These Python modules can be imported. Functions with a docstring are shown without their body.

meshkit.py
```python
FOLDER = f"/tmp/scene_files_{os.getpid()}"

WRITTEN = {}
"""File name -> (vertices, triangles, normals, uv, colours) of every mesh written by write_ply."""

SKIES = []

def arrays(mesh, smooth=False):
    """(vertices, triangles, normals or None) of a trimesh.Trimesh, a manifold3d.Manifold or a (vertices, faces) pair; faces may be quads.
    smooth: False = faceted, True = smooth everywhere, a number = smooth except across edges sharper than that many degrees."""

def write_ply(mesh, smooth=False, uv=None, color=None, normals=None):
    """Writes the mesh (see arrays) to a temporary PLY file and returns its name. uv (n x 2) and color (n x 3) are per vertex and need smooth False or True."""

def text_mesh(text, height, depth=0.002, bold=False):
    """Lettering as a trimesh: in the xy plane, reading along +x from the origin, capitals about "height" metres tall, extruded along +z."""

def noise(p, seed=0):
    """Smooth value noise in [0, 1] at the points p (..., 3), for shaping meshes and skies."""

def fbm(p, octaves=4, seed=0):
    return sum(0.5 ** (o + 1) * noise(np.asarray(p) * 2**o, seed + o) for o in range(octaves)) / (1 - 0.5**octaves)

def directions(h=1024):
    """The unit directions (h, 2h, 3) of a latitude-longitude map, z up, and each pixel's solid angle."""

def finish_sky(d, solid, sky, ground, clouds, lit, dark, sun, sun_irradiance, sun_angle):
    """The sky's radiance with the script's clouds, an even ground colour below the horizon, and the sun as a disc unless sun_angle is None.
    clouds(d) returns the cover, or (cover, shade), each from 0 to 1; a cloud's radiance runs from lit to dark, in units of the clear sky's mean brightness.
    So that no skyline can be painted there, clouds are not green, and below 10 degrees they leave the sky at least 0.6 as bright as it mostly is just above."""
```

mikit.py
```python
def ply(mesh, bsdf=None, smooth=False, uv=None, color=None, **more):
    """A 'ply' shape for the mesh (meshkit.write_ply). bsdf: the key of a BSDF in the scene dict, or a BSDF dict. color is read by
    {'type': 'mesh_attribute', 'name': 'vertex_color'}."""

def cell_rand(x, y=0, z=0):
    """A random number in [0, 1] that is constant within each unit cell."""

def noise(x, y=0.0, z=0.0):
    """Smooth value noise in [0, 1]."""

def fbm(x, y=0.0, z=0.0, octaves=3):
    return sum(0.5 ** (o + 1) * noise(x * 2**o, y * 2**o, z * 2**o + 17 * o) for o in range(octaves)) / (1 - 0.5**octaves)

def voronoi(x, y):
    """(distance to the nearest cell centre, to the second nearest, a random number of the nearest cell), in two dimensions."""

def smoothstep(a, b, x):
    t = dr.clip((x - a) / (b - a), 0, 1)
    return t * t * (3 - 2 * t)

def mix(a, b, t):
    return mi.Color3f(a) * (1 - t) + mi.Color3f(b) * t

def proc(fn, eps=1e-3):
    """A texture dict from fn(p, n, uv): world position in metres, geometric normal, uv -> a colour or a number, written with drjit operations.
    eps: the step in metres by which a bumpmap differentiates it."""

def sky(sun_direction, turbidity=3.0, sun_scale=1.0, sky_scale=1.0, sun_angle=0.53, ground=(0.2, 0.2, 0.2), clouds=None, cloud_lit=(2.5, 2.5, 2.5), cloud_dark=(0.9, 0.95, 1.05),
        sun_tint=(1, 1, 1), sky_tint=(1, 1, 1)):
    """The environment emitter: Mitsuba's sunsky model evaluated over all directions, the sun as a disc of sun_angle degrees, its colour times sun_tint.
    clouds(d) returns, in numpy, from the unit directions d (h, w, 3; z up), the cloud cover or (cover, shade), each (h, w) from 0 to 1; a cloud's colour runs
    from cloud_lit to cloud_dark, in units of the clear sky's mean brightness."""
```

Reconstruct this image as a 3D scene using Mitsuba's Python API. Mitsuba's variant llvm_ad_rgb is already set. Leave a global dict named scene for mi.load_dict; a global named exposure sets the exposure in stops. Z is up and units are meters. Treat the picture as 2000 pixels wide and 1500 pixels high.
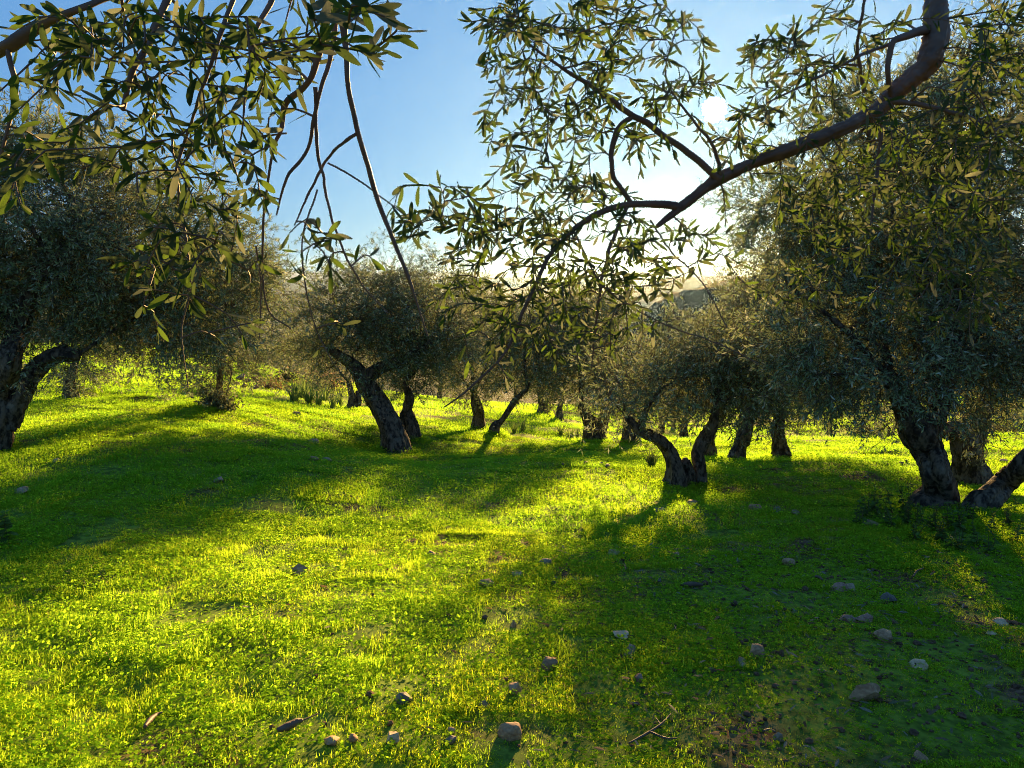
import math, random
import numpy as np, trimesh, mitsuba as mi, mikit, meshkit
from scipy.interpolate import RBFInterpolator, RegularGridInterpolator
from scipy.spatial import cKDTree, ConvexHull

rng = np.random.default_rng(7)
random.seed(7)
T = mi.ScalarTransform4f
scene, labels = {}, {}

# ---------------------------------------------------------------- camera, sky, exposure
F, PITCH, EYE = 1540.0, math.radians(8.1), np.array([0, 0, 1.6])
CP, SP = math.cos(PITCH), math.sin(PITCH)


def ray(px, py):
    x, y = (px - 1000) / F, (750 - py) / F
    return np.array([x, CP + y * SP, y * CP - SP])


def at(px, py, Y):
    """The point at the forward distance Y (metres) that the photograph shows at this pixel (2000 x 1500)."""
    d = ray(px, py)
    return EYE + d * (Y / d[1])


scene['camera'] = {'type': 'perspective', 'fov': math.degrees(2 * math.atan(1000 / F)), 'fov_axis': 'x', 'near_clip': 0.05, 'far_clip': 60000.0,
                   'to_world': T().look_at(origin=EYE.tolist(), target=(EYE + [0, CP, -SP]).tolist(), up=[0, 0, 1])}
SUN = ray(1395, 215)
SUN = SUN / np.linalg.norm(SUN)
scene['sky'] = mikit.sky(SUN.tolist(), turbidity=2.6, sun_angle=1.3, sun_scale=2.9, sky_scale=0.60, sun_tint=(1.0, 0.96, 0.86), sky_tint=(0.66, 1.06, 1.55),
                          clouds=lambda d: (0.66 + 0.08 * meshkit.fbm(d * [2, 2, 6], 4, 3), 0.0), cloud_lit=(0.36, 1.0, 2.15))  # a thin even veil
exposure = 3.2
HAZE = (0.6e-5, 1.0e-5, 1.7e-5)

# ---------------------------------------------------------------- materials
def rgb(*c): return {'type': 'rgb', 'value': [float(v) for v in c]}


VC = {'type': 'mesh_attribute', 'name': 'vertex_color'}
scene['leaf_material'] = {'type': 'principledthin', 'base_color': VC, 'roughness': 0.3, 'eta': 1.5, 'diff_trans': 0.95, 'spec_trans': 0.0}
scene['crown_material'] = {'type': 'principledthin', 'base_color': VC, 'roughness': 0.26, 'eta': 1.5, 'diff_trans': 0.55, 'spec_trans': 0.0}
scene['grass_material'] = {'type': 'principledthin', 'base_color': VC, 'roughness': 0.45, 'eta': 1.4, 'diff_trans': 1.5, 'spec_trans': 0.0}


def bark_fn(p, n, uv):
    f = mikit.fbm(p.x * 30, p.y * 30, p.z * 9, 3)
    g = mikit.fbm(p.x * 60, p.y * 60, p.z * 30, 2)
    c = mikit.mix((0.016, 0.011, 0.008), (0.13, 0.098, 0.068), mikit.smoothstep(0.36, 0.66, f * 0.6 + g * 0.4))
    lich = mikit.smoothstep(0.62, 0.72, mikit.fbm(p.x * 17 + 9, p.y * 17, p.z * 12, 3))
    return mikit.mix(c, (0.19, 0.18, 0.15), lich * 0.4)


def twig_fn(p, n, uv):
    f = mikit.fbm(p.x * 45, p.y * 45, p.z * 45, 2)
    return mikit.mix((0.045, 0.026, 0.017), (0.135, 0.085, 0.058), f)


def soil_fn(p, n, uv):
    f = mikit.fbm(p.x * 1.7, p.y * 1.7, 0.3, 4)
    g = mikit.fbm(p.x * 30, p.y * 30, p.z * 30, 3)
    moss = mikit.mix((0.05, 0.09, 0.012), (0.13, 0.20, 0.022), mikit.smoothstep(0.3, 0.7, g))
    soil = mikit.mix((0.035, 0.022, 0.014), (0.135, 0.085, 0.055), mikit.smoothstep(0.3, 0.7, g))
    worn = mikit.smoothstep(0.2, 1.1, p.x - 0.12 * (p.y - 2.4)) * mikit.smoothstep(4.8, 3.2, p.y)
    near = mikit.mix(moss, soil, mikit.smoothstep(0.5, 0.68, f + 0.15 * worn))
    far = mikit.mix((0.018, 0.036, 0.022), (0.04, 0.06, 0.036), mikit.fbm(p.x * 0.006, p.y * 0.006, 0.0, 4))
    return mikit.mix(near, far, mikit.smoothstep(60.0, 120.0, p.y))


def forest_fn(p, n, uv):
    f = mikit.fbm(p.x * 0.05, p.y * 0.05, p.z * 0.05, 3)
    return mikit.mix((0.026, 0.034, 0.018), (0.06, 0.066, 0.036), f)


def stone_tex(a, b):
    def fn(p, n, uv):
        f = mikit.fbm(p.x * 18, p.y * 18, p.z * 18, 3)
        g = mikit.fbm(p.x * 120, p.y * 120, p.z * 120, 2)
        return mikit.mix(a, b, mikit.smoothstep(0.25, 0.75, 0.6 * f + 0.4 * g))
    return mikit.proc(fn)


def rough(tex, r=0.85, s=0.3): return {'type': 'twosided', 'b': {'type': 'principled', 'base_color': tex, 'roughness': r, 'specular': s}}


scene['bark'] = rough(mikit.proc(bark_fn), 0.8)
scene['twig_bark'] = rough(mikit.proc(twig_fn), 0.6, 0.4)
scene['soil'] = rough(mikit.proc(soil_fn), 0.95, 0.1)
scene['forest'] = rough(mikit.proc(forest_fn), 0.95, 0.1)
scene['brown_stone'] = rough(stone_tex((0.19, 0.10, 0.05), (0.42, 0.26, 0.145)), 0.8)
scene['grey_stone'] = rough(stone_tex((0.165, 0.115, 0.07), (0.35, 0.26, 0.17)), 0.75)
scene['dark_stone'] = rough(stone_tex((0.06, 0.05, 0.045), (0.17, 0.14, 0.115)), 0.7)
scene['pale_stone'] = rough(stone_tex((0.32, 0.215, 0.12), (0.54, 0.40, 0.25)), 0.8)
scene['red_soil'] = rough(stone_tex((0.05, 0.03, 0.02), (0.15, 0.095, 0.062)), 0.95, 0.1)
scene['red_stone'] = rough(stone_tex((0.16, 0.08, 0.055), (0.33, 0.19, 0.14)), 0.8)

# ---------------------------------------------------------------- helpers
def mesh(v, f): return trimesh.Trimesh(np.asarray(v, float), np.asarray(f, int), process=False)


def unit(v):
    v = np.asarray(v, float)
    return v / (np.linalg.norm(v, axis=-1, keepdims=True) + 1e-12)


def add(key, m, bsdf, smooth=False, color=None):
    n, k = key, 1
    while n in scene:
        n = f'{key}_{k:03d}'
        k += 1
    scene[n] = mikit.ply(m, bsdf, smooth=smooth, color=color)
    return n


used = {}


def thing(name, label, cat, group=None, kind=None):
    k = used.get(name, 0)
    used[name] = k + 1
    key = name if k == 0 else f'{name}_{k:03d}'
    labels[key] = {'label': label}
    if kind is None: labels[key]['category'] = cat
    if kind: labels[key]['kind'] = kind
    if group: labels[key]['group'] = group
    return key


def spline(p, n):
    """n points of a Catmull-Rom curve through the rows of p."""
    p = np.asarray(p, float)
    if len(p) == 2:
        t = np.linspace(0, 1, n)[:, None]
        return p[0] * (1 - t) + p[1] * t
    q = np.vstack([2 * p[0] - p[1], p, 2 * p[-1] - p[-2]])
    u = np.linspace(0, len(p) - 1 - 1e-9, n)
    i = u.astype(int)
    t = (u - i)[:, None]
    a, b, c, d = q[i], q[i + 1], q[i + 2], q[i + 3]
    return 0.5 * (2 * b + (c - a) * t + (2 * a - 5 * b + 4 * c - d) * t ** 2 + (3 * b - a - 3 * c + d) * t ** 3)


def tube(p, r, sides=6, gnarl=0.0, seed=0, flare=0.0):
    """A closed tube along the points p with the radii r; gnarl displaces it with noise, flare gives the foot root lobes."""
    p, r = np.asarray(p, float), np.asarray(r, float)
    t = unit(np.gradient(p, axis=0))
    a = np.cross(t[0], [0.3, 1, 0.1] if abs(t[0][1]) < 0.9 else [1, 0, 0])
    A = []
    for k in range(len(p)):
        a = unit(a - t[k] * np.dot(a, t[k]))
        A.append(a)
    A = np.array(A)
    B = np.cross(t, A)
    ang = np.arange(sides) * 2 * np.pi / sides
    ring = np.cos(ang)[None, :, None] * A[:, None] + np.sin(ang)[None, :, None] * B[:, None]
    rad = np.repeat(r[:, None], sides, 1)
    if gnarl:
        q = (p[:, None] + ring * r[:, None, None]) / max(r.max(), 1e-6)
        q = q * [1, 1, 0.45]
        if sides >= 12:
            ss = np.linspace(0, 1, len(p))[:, None]
            rad = rad * (1 + .13 * np.cos(3 * ang[None] + 3.2 * ss + seed) + .075 * np.cos(5 * ang[None] - 2.1 * ss + 2 * seed) + .045 * np.cos(9 * ang[None] + 5 * ss + 3 * seed))
        ridge = np.abs(meshkit.fbm(q * [2.6, 2.6, 1.1], 3, seed + 11) - 0.5) * 2
        rad = rad * (1 + gnarl * (meshkit.fbm(q * 1.1, 3, seed) - 0.5) * 0.9 + gnarl * 0.9 * (meshkit.fbm(q * 4.2, 3, seed + 5) - 0.5) + gnarl * 0.55 * (0.35 - np.minimum(ridge, 0.6)))
    if flare:
        s = np.linspace(0, 1, len(p))
        lobes = 0.5 + 0.5 * np.cos(ang * 4 + seed) + 0.4 * np.cos(ang * 3 + 1.7 * seed)
        rad = rad * (1 + flare * np.exp(-s / 0.12)[:, None] * (0.45 + 0.6 * lobes)[None])
    v = p[:, None] + ring * rad[:, :, None]
    n = len(p)
    i, j = np.meshgrid(np.arange(n - 1), np.arange(sides), indexing='ij')
    q = np.stack([i * sides + j, i * sides + (j + 1) % sides, (i + 1) * sides + (j + 1) % sides, (i + 1) * sides + j], -1).reshape(-1, 4)
    f = np.vstack([q[:, [0, 1, 2]], q[:, [0, 2, 3]]])
    v = np.vstack([v.reshape(-1, 3), p[0], p[-1] + t[-1] * r[-1] * 0.5])
    j = np.arange(sides)
    f = np.vstack([f, np.stack([(j + 1) % sides, j, j * 0 + n * sides], 1), np.stack([(n - 1) * sides + j, (n - 1) * sides + (j + 1) % sides, j * 0 + n * sides + 1], 1)])
    return mesh(v, f)


def join(ms):
    o, V, Fc = 0, [], []
    for m in ms:
        V.append(m.vertices); Fc.append(m.faces + o); o += len(m.vertices)
    return mesh(np.vstack(V), np.vstack(Fc))


def frames(d, roll):
    """Rotation matrices whose first column is the direction d, turned about it by roll."""
    d = unit(d)
    up = np.where(np.abs(d[:, 2:]) > 0.95, [[1.0, 0, 0]], [[0, 0, 1.0]])
    s = unit(np.cross(up, d))
    u = np.cross(d, s)
    c, q = np.cos(roll)[:, None], np.sin(roll)[:, None]
    return np.stack([d, s * c + u * q, -s * q + u * c], -1)


def mats(R, pos, scale):
    M = np.zeros((len(pos), 4, 4))
    M[:, :3, :3] = R * np.asarray(scale).reshape(-1, 1, 1)
    M[:, :3, 3] = pos
    M[:, 3, 3] = 1
    return M


def copy(key, group, M): scene[key] = {'type': 'instance', 'to_world': T(M.tolist()), 'g': {'type': 'ref', 'id': group}}


def scatter(template, M):
    """(vertices, faces) of the template under each matrix."""
    v, f = template
    V = np.einsum('kij,nj->kni', M[:, :3, :3], v) + M[:, None, :3, 3]
    return V.reshape(-1, 3), (f[None] + (np.arange(len(M)) * len(v))[:, None, None]).reshape(-1, 3)

# ---------------------------------------------------------------- terrain
CTRL = [  # pixel x, y, forward distance of ground points read from the photograph
    (1000, 1500, 2.42), (300, 1500, 2.42), (1700, 1500, 2.42), (1000, 1300, 3.2), (300, 1300, 3.15), (1700, 1300, 3.2), (1000, 1150, 4.3), (300, 1150, 4.15), (1700, 1150, 4.4),
    (1000, 1000, 6.7), (300, 1000, 5.8), (0, 1000, 5.5), (1500, 1000, 6.6), (650, 1000, 6.2), (400, 790, 12), (250, 715, 18), (0, 700, 19), (300, 860, 8.0), (560, 880, 8.6), (480, 765, 15.5),
    (1200, 900, 10.2), (1000, 900, 9.7), (1250, 875, 13), (1450, 900, 11), (1650, 930, 8.8), (1960, 850, 15), (1700, 870, 13), (1600, 860, 14.5), (560, 770, 18), (1960, 790, 30), (1700, 830, 24),
    (1100, 800, 25), (900, 790, 26), (650, 745, 26), (400, 690, 27)]
TREES = [
    # name-less rows: key, forward distance, stems [(x, y, width)...] in pixels with the foot first, lobes (x, y, rx, ry, depth offset), sprays, level, label, hidden foot
    dict(k='left', Y=8.0, stems=[[(-28, 885, 100), (-8, 825, 78), (6, 765, 54), (16, 705, 46), (36, 650, 42), (58, 580, 34), (105, 510, 24), (185, 465, 16)], [(12, 830, 56), (40, 770, 46), (76, 715, 40), (112, 692, 34), (152, 694, 26)], [(36, 650, 34), (-30, 560, 30), (-60, 480, 22)]],
         lobes=[(70, 400, 210, 140, 0), (250, 470, 190, 150, .3), (410, 520, 120, 130, .4), (130, 560, 200, 120, .5), (300, 610, 180, 90, .5), (-120, 480, 180, 180, 0), (60, 280, 130, 80, .2), (450, 600, 90, 70, .6), (130, 675, 70, 50, .2)],
         n=2900, lv=0, label='large dark olive tree with a thick forked trunk at the left edge of the grove'),
    dict(k='center', Y=11.5, stems=[[(775, 893, 74), (765, 840, 50), (740, 790, 44), (712, 748, 40), (690, 715, 28), (640, 680, 18)], [(712, 748, 34), (735, 722, 28), (790, 700, 22), (840, 670, 14)]],
         lobes=[(715, 590, 120, 80, 0), (620, 640, 80, 80, 0), (800, 620, 90, 90, .3), (700, 680, 120, 55, 0), (760, 545, 100, 55, .2), (850, 580, 75, 85, .4), (885, 640, 60, 70, .5)],
         n=1600, lv=1, label='olive tree with a slender trunk curving left, alone in the middle of the grass'),
    dict(k='right', Y=6.6, stems=[[(1826, 1000, 120), (1836, 955, 74), (1828, 915, 64), (1814, 880, 68), (1796, 845, 76), (1772, 800, 50), (1740, 740, 34)], [(1806, 866, 52), (1834, 800, 40), (1855, 720, 28)]],
         lobes=[(1640, 640, 150, 130, 0), (1780, 560, 170, 150, .2), (1900, 640, 150, 140, .3), (1600, 740, 110, 85, -.2), (1760, 730, 150, 80, 0), (1720, 420, 170, 130, .5), (1900, 430, 160, 150, .5), (1930, 250, 170, 150, .6), (1545, 560, 95, 110, .1), (1600, 400, 120, 110, .4), (1700, 260, 120, 110, .6), (1900, 760, 120, 50, .1), (1800, 300, 120, 80, .8), (1880, 110, 110, 90, .9), (2080, 550, 120, 220, .2)],
         n=2700, lv=0, label='large olive tree with a gnarled leaning trunk and broad root flare, nearest on the right'),
    dict(k='right_behind', Y=8.6, stems=[[(1905, 948, 95), (1895, 905, 66), (1890, 868, 62), (1870, 845, 48), (1835, 840, 30), (1800, 815, 22)], [(1900, 870, 44), (1915, 830, 40), (1930, 760, 26)]],
         lobes=[(1850, 680, 120, 110, .4), (1960, 700, 120, 90, .4), (1900, 560, 140, 120, .5)], n=520, lv=1, label='olive tree with an arched hollow trunk just behind the gnarled tree on the right'),
    dict(k='right_edge', Y=6.3, stems=[[(1918, 995, 80), (1935, 970, 52), (1965, 940, 46), (2010, 900, 44), (2090, 820, 40), (2160, 700, 26)]],
         lobes=[(2170, 600, 130, 150, .2), (2250, 480, 150, 160, .4), (2080, 690, 80, 60, 0)], n=420, lv=1, label='thick bare olive stem leaning out to the right beside the gnarled tree'),
    dict(k='curved', Y=8, stems=[[(1320, 950, 56), (1318, 912, 38), (1306, 880, 30), (1282, 857, 28), (1250, 842, 22), (1225, 815, 14)], [(1250, 842, 18), (1262, 800, 12), (1290, 760, 9)], [(1338, 945, 40), (1340, 918, 34), (1338, 902, 26)]],
         lobes=[(1215, 748, 66, 46, 0), (1285, 742, 80, 56, .2), (1322, 728, 52, 46, .3)], n=270, lv=1, label='small olive tree with a bow-shaped trunk beside a cut stump'),
    dict(k='twisted', Y=8.2, stems=[[(1366, 955, 34), (1366, 915, 28), (1362, 885, 30), (1376, 855, 30), (1390, 835, 24), (1400, 790, 16)]],
         lobes=[(1395, 728, 75, 60, .3), (1435, 690, 65, 60, .4), (1388, 690, 50, 50, .4), (1460, 745, 60, 44, .2), (1440, 635, 46, 46, .5)], n=580, lv=1, label='olive tree with a thin twisted trunk right beside the bow-shaped one'),
    dict(k='mid1', Y=12, stems=[[(1385, 893, 40), (1384, 865, 28), (1386, 842, 28), (1402, 825, 18), (1420, 790, 12)]],
         lobes=[(1420, 720, 80, 80, .4), (1360, 740, 60, 60, .6), (1450, 650, 50, 60, .8)], n=430, lv=1, label='straight olive trunk half hidden behind the thin twisted trunk'),
    dict(k='mid2', Y=11, stems=[[(1438, 898, 42), (1446, 872, 28), (1454, 855, 34), (1462, 830, 24), (1470, 790, 14)]],
         lobes=[(1480, 740, 75, 75, .3), (1500, 640, 75, 90, .7), (1480, 560, 55, 80, 1.0), (1540, 700, 60, 90, .6), (1500, 500, 40, 55, 1.1), (1560, 570, 60, 100, 1.0), (1455, 620, 45, 55, .9)], n=1600, lv=1, label='tall olive tree on a stubby kinked trunk, its crown rising highest against the sky'),
    dict(k='mid3', Y=11, stems=[[(1527, 893, 44), (1524, 865, 30), (1520, 835, 26), (1530, 790, 16)]],
         lobes=[(1540, 770, 70, 60, .2), (1600, 720, 80, 90, .5), (1650, 650, 90, 110, .8)], n=600, lv=1, label='olive tree with a plain upright trunk in shade, left of the gnarled tree'),
    dict(k='behind_center', Y=12.5, stems=[[(806, 852, 36), (802, 825, 25), (795, 800, 22), (800, 775, 20), (790, 750, 12)], [(800, 840, 18), (786, 815, 13), (800, 785, 12)]],
         lobes=[(830, 690, 80, 70, .4), (790, 640, 80, 80, .6), (880, 630, 80, 80, .6), (840, 570, 60, 60, .8)], n=620, lv=1, label='olive tree with a split trunk directly behind the tree that curves left'),
    dict(k='far1', Y=16.5, stems=[[(690, 803, 32), (689, 785, 22), (686, 768, 14), (680, 745, 10)], [(695, 803, 18), (701, 782, 12), (698, 765, 12)]],
         lobes=[(660, 700, 60, 45, .4), (590, 680, 50, 60, .5), (720, 690, 50, 50, .6)], n=330, lv=2, label='small olive tree with a holed trunk beside the strappy plants'),
    dict(k='far2', Y=15, stems=[[(935, 840, 38), (936, 815, 26), (932, 795, 24), (925, 770, 14)]],
         lobes=[(930, 720, 75, 60, .3), (880, 690, 60, 60, .6), (960, 650, 65, 75, .6), (905, 620, 60, 60, .7)], n=600, lv=2, label='olive tree with a cone-shaped foot, fourth trunk from the slender curving one'),
    dict(k='far3', Y=14, stems=[[(966, 850, 26), (968, 834, 24), (980, 822, 13), (995, 800, 13), (1008, 780, 12), (1030, 760, 9)]],
         lobes=[(1010, 720, 60, 55, .3), (1050, 690, 65, 70, .5), (1040, 620, 70, 56, .6)], n=620, lv=2, label='young olive tree leaning right from a knobbly stump'),
    dict(k='far4', Y=22, stems=[[(1062, 812, 34), (1062, 795, 22), (1058, 780, 16), (1055, 760, 10)]], lobes=[(1065, 715, 70, 60, .4), (1030, 660, 50, 50, .8)], n=330, lv=2, label='dim olive tree far off in the shade between two sunny strips'),
    dict(k='far4b', Y=21, stems=[[(1093, 818, 20), (1092, 800, 13), (1098, 780, 11)]], lobes=[(1110, 735, 50, 50, .2), (1120, 680, 50, 50, .6)], n=240, lv=2, label='thin hazy olive trunk standing right of the dim far tree'),
    dict(k='far5', Y=14.5, stems=[[(1163, 862, 58), (1158, 835, 42), (1148, 815, 26), (1135, 790, 16)], [(1168, 850, 34), (1180, 818, 24), (1190, 790, 16)]],
         lobes=[(1130, 740, 75, 65, .2), (1190, 720, 65, 70, .4), (1110, 650, 70, 70, .7), (1170, 640, 65, 60, .8), (1145, 602, 85, 52, .6)], n=1000, lv=2, label='olive tree with a thick trunk forking into a wide V, centre right'),
    dict(k='far6', Y=14, stems=[[(1234, 860, 42), (1232, 840, 32), (1230, 815, 26), (1225, 780, 16)]], lobes=[(1230, 750, 65, 60, .5), (1238, 712, 50, 46, .9)], n=300, lv=2, label='olive tree with a short barrel-shaped trunk behind the bow-shaped one'),
    dict(k='far7', Y=23, stems=[[(1292, 846, 17), (1293, 830, 12), (1290, 812, 9)]], lobes=[(1290, 770, 60, 50, 0)], n=200, lv=2, label='leftmost of three tiny far olive trees framed under the crowns', hid=0),
    dict(k='far8', Y=25, stems=[[(1318, 843, 12), (1316, 828, 8), (1322, 810, 7)]], lobes=[(1330, 765, 50, 50, 0)], n=170, lv=2, label='middle of three tiny far olive trees framed under the crowns'),
    dict(k='far9', Y=21, stems=[[(1337, 856, 22), (1336, 838, 17), (1340, 815, 12)]], lobes=[(1350, 770, 60, 50, 0), (1345, 720, 40, 40, .4)], n=230, lv=2, label='rightmost and stoutest of three small far olive trees under the crowns'),
    dict(k='leftback', Y=12, stems=[[(140, 778, 38), (138, 758, 24), (140, 735, 18), (150, 700, 12)]], lobes=[(150, 690, 65, 45, 0), (190, 640, 80, 60, .5), (110, 650, 60, 50, .5)], n=340, lv=1, label='pale olive tree on a small mound behind the dark forked tree'),
    dict(k='weeping', Y=11.5, stems=[[(425, 795, 20), (428, 760, 14), (432, 700, 12), (440, 640, 9)]], lobes=[(430, 600, 100, 90, .2), (430, 690, 75, 70, 0), (400, 745, 42, 40, -.2), (470, 660, 65, 80, .1), (455, 530, 80, 70, .4), (440, 775, 45, 22, -.3)], n=950, lv=1, label='pale weeping olive tree whose branches hang to the ground by the grassy bank'),
    dict(k='back1', Y=23, stems=[[(470, 725, 14), (468, 700, 10), (475, 680, 8)]], lobes=[(500, 670, 80, 50, 0), (560, 650, 60, 55, .6)], n=280, lv=2, label='far olive tree above the heap of reddish stones'),
    dict(k='back2', Y=26, stems=[[(560, 742, 16), (562, 720, 11), (568, 700, 8)]], lobes=[(575, 690, 60, 40, 0), (620, 670, 60, 50, .3)], n=230, lv=2, label='far olive tree behind the dry thicket'),
    dict(k='back3', Y=28, stems=[[(860, 790, 16), (858, 770, 11), (862, 750, 8)]], lobes=[(870, 725, 70, 45, 0), (910, 690, 60, 50, .5)], n=240, lv=2, label='far olive tree in haze behind the split trunk'),
    dict(k='back4', Y=29, stems=[[(1010, 795, 14), (1008, 775, 10), (1006, 755, 8)]], lobes=[(1000, 725, 70, 45, 0), (960, 690, 60, 50, .5)], n=240, lv=2, label='far olive tree in haze behind the leaning young tree'),
    dict(k='back5', Y=28, stems=[[(1200, 822, 14), (1198, 800, 10), (1202, 780, 8)]], lobes=[(1200, 745, 70, 50, 0), (1150, 715, 60, 40, .5)], n=240, lv=2, label='far olive tree glimpsed behind the wide V fork'),
    dict(k='back6', Y=23, stems=[[(1620, 850, 14), (1622, 825, 10), (1628, 805, 8)]], lobes=[(1630, 775, 80, 45, 0), (1690, 745, 70, 50, .5)], n=280, lv=2, label='far olive tree in shade across the sunny field on the right'),
    dict(k='back7', Y=17, stems=[[(1736, 884, 8), (1735, 860, 7), (1737, 835, 6)]], lobes=[(1740, 800, 45, 32, 0)], n=110, lv=2, label='thin sapling standing dark in the sunny field left of the gnarled trunk'),
    dict(k='back8', Y=25, stems=[[(1928, 855, 8), (1928, 835, 7), (1930, 815, 6)]], lobes=[(1940, 790, 60, 35, 0), (1990, 780, 60, 40, .4)], n=200, lv=2, label='thin far tree at the edge of the field behind the arched trunk'),
    dict(k='back9', Y=30, stems=[[(300, 702, 12), (302, 685, 8), (305, 665, 6)]], lobes=[(310, 650, 70, 40, 0), (360, 640, 60, 40, 0)], n=200, lv=2, label='far olive tree on top of the grassy rise'),
]
pts, zs = [], []
for px, py, Y in CTRL + [(t['stems'][0][0][0], t['stems'][0][0][1], t['Y']) for t in TREES]:
    q = at(px, py, Y)
    pts.append(q[:2]); zs.append(q[2])
for x, y, z in [(-8, -6, .5), (8, -6, .3), (0, -6, .4), (0, 0, .06), (-4, 0, .12), (4, 0, 0), (-45, 20, .5), (-45, 45, -1.5), (45, 20, -4), (45, 45, -7), (-45, -6, 1.5), (45, -6, -1.0), (0, 58, -8.5), (-30, 58, -5), (30, 58, -9)]:
    pts.append((x, y)); zs.append(z)
RBF = RBFInterpolator(np.array(pts), np.array(zs), kernel='thin_plate_spline', smoothing=0.25)
gx, gy = np.linspace(-46, 46, 185), np.linspace(-7, 59, 133)
GX, GY = np.meshgrid(gx, gy, indexing='ij')
base = RegularGridInterpolator((gx, gy), RBF(np.stack([GX.ravel(), GY.ravel()], 1)).reshape(GX.shape), bounds_error=False, fill_value=None)


def height(x, y):
    x, y = np.broadcast_arrays(np.asarray(x, float), np.asarray(y, float))
    sh = x.shape
    x, y = x.ravel(), y.ravel()
    inner = base(np.stack([np.clip(x, -45, 45), np.clip(y, -6, 58)], 1))
    d = np.maximum(np.maximum(np.abs(x) - 45, 0), np.maximum(y - 58, 0) + np.maximum(-6 - y, 0) * 0.3)
    drop = np.interp(d, [0, 100, 350, 1500, 20000], [0, 24, 62, 118, 125])
    p = np.stack([x, y, x * 0], -1)
    amp = np.clip((y - 2.5) / 6, 0.25, 1)
    b = (meshkit.fbm(p * 0.9, 3, 3) - 0.5) * 0.16 * amp + (meshkit.fbm(p * 3.1, 2, 8) - 0.5) * 0.05
    w = np.exp(-d / 60)
    z = inner * w + (1 - w) * np.clip(inner, -9, 0) - drop + b * w + (1 - w) * (meshkit.fbm(p * 0.004, 4, 5) - 0.5) * np.minimum(d * 0.05, 22)
    return z.reshape(sh)


def grid_mesh(X, Y, Z):
    n, m = X.shape
    i, j = np.meshgrid(np.arange(n - 1), np.arange(m - 1), indexing='ij')
    a = i * m + j
    f = np.vstack([np.stack([a, a + m, a + m + 1], -1).reshape(-1, 3), np.stack([a, a + m + 1, a + 1], -1).reshape(-1, 3)])
    return mesh(np.stack([X.ravel(), Y.ravel(), Z.ravel()], 1), f)


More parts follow.
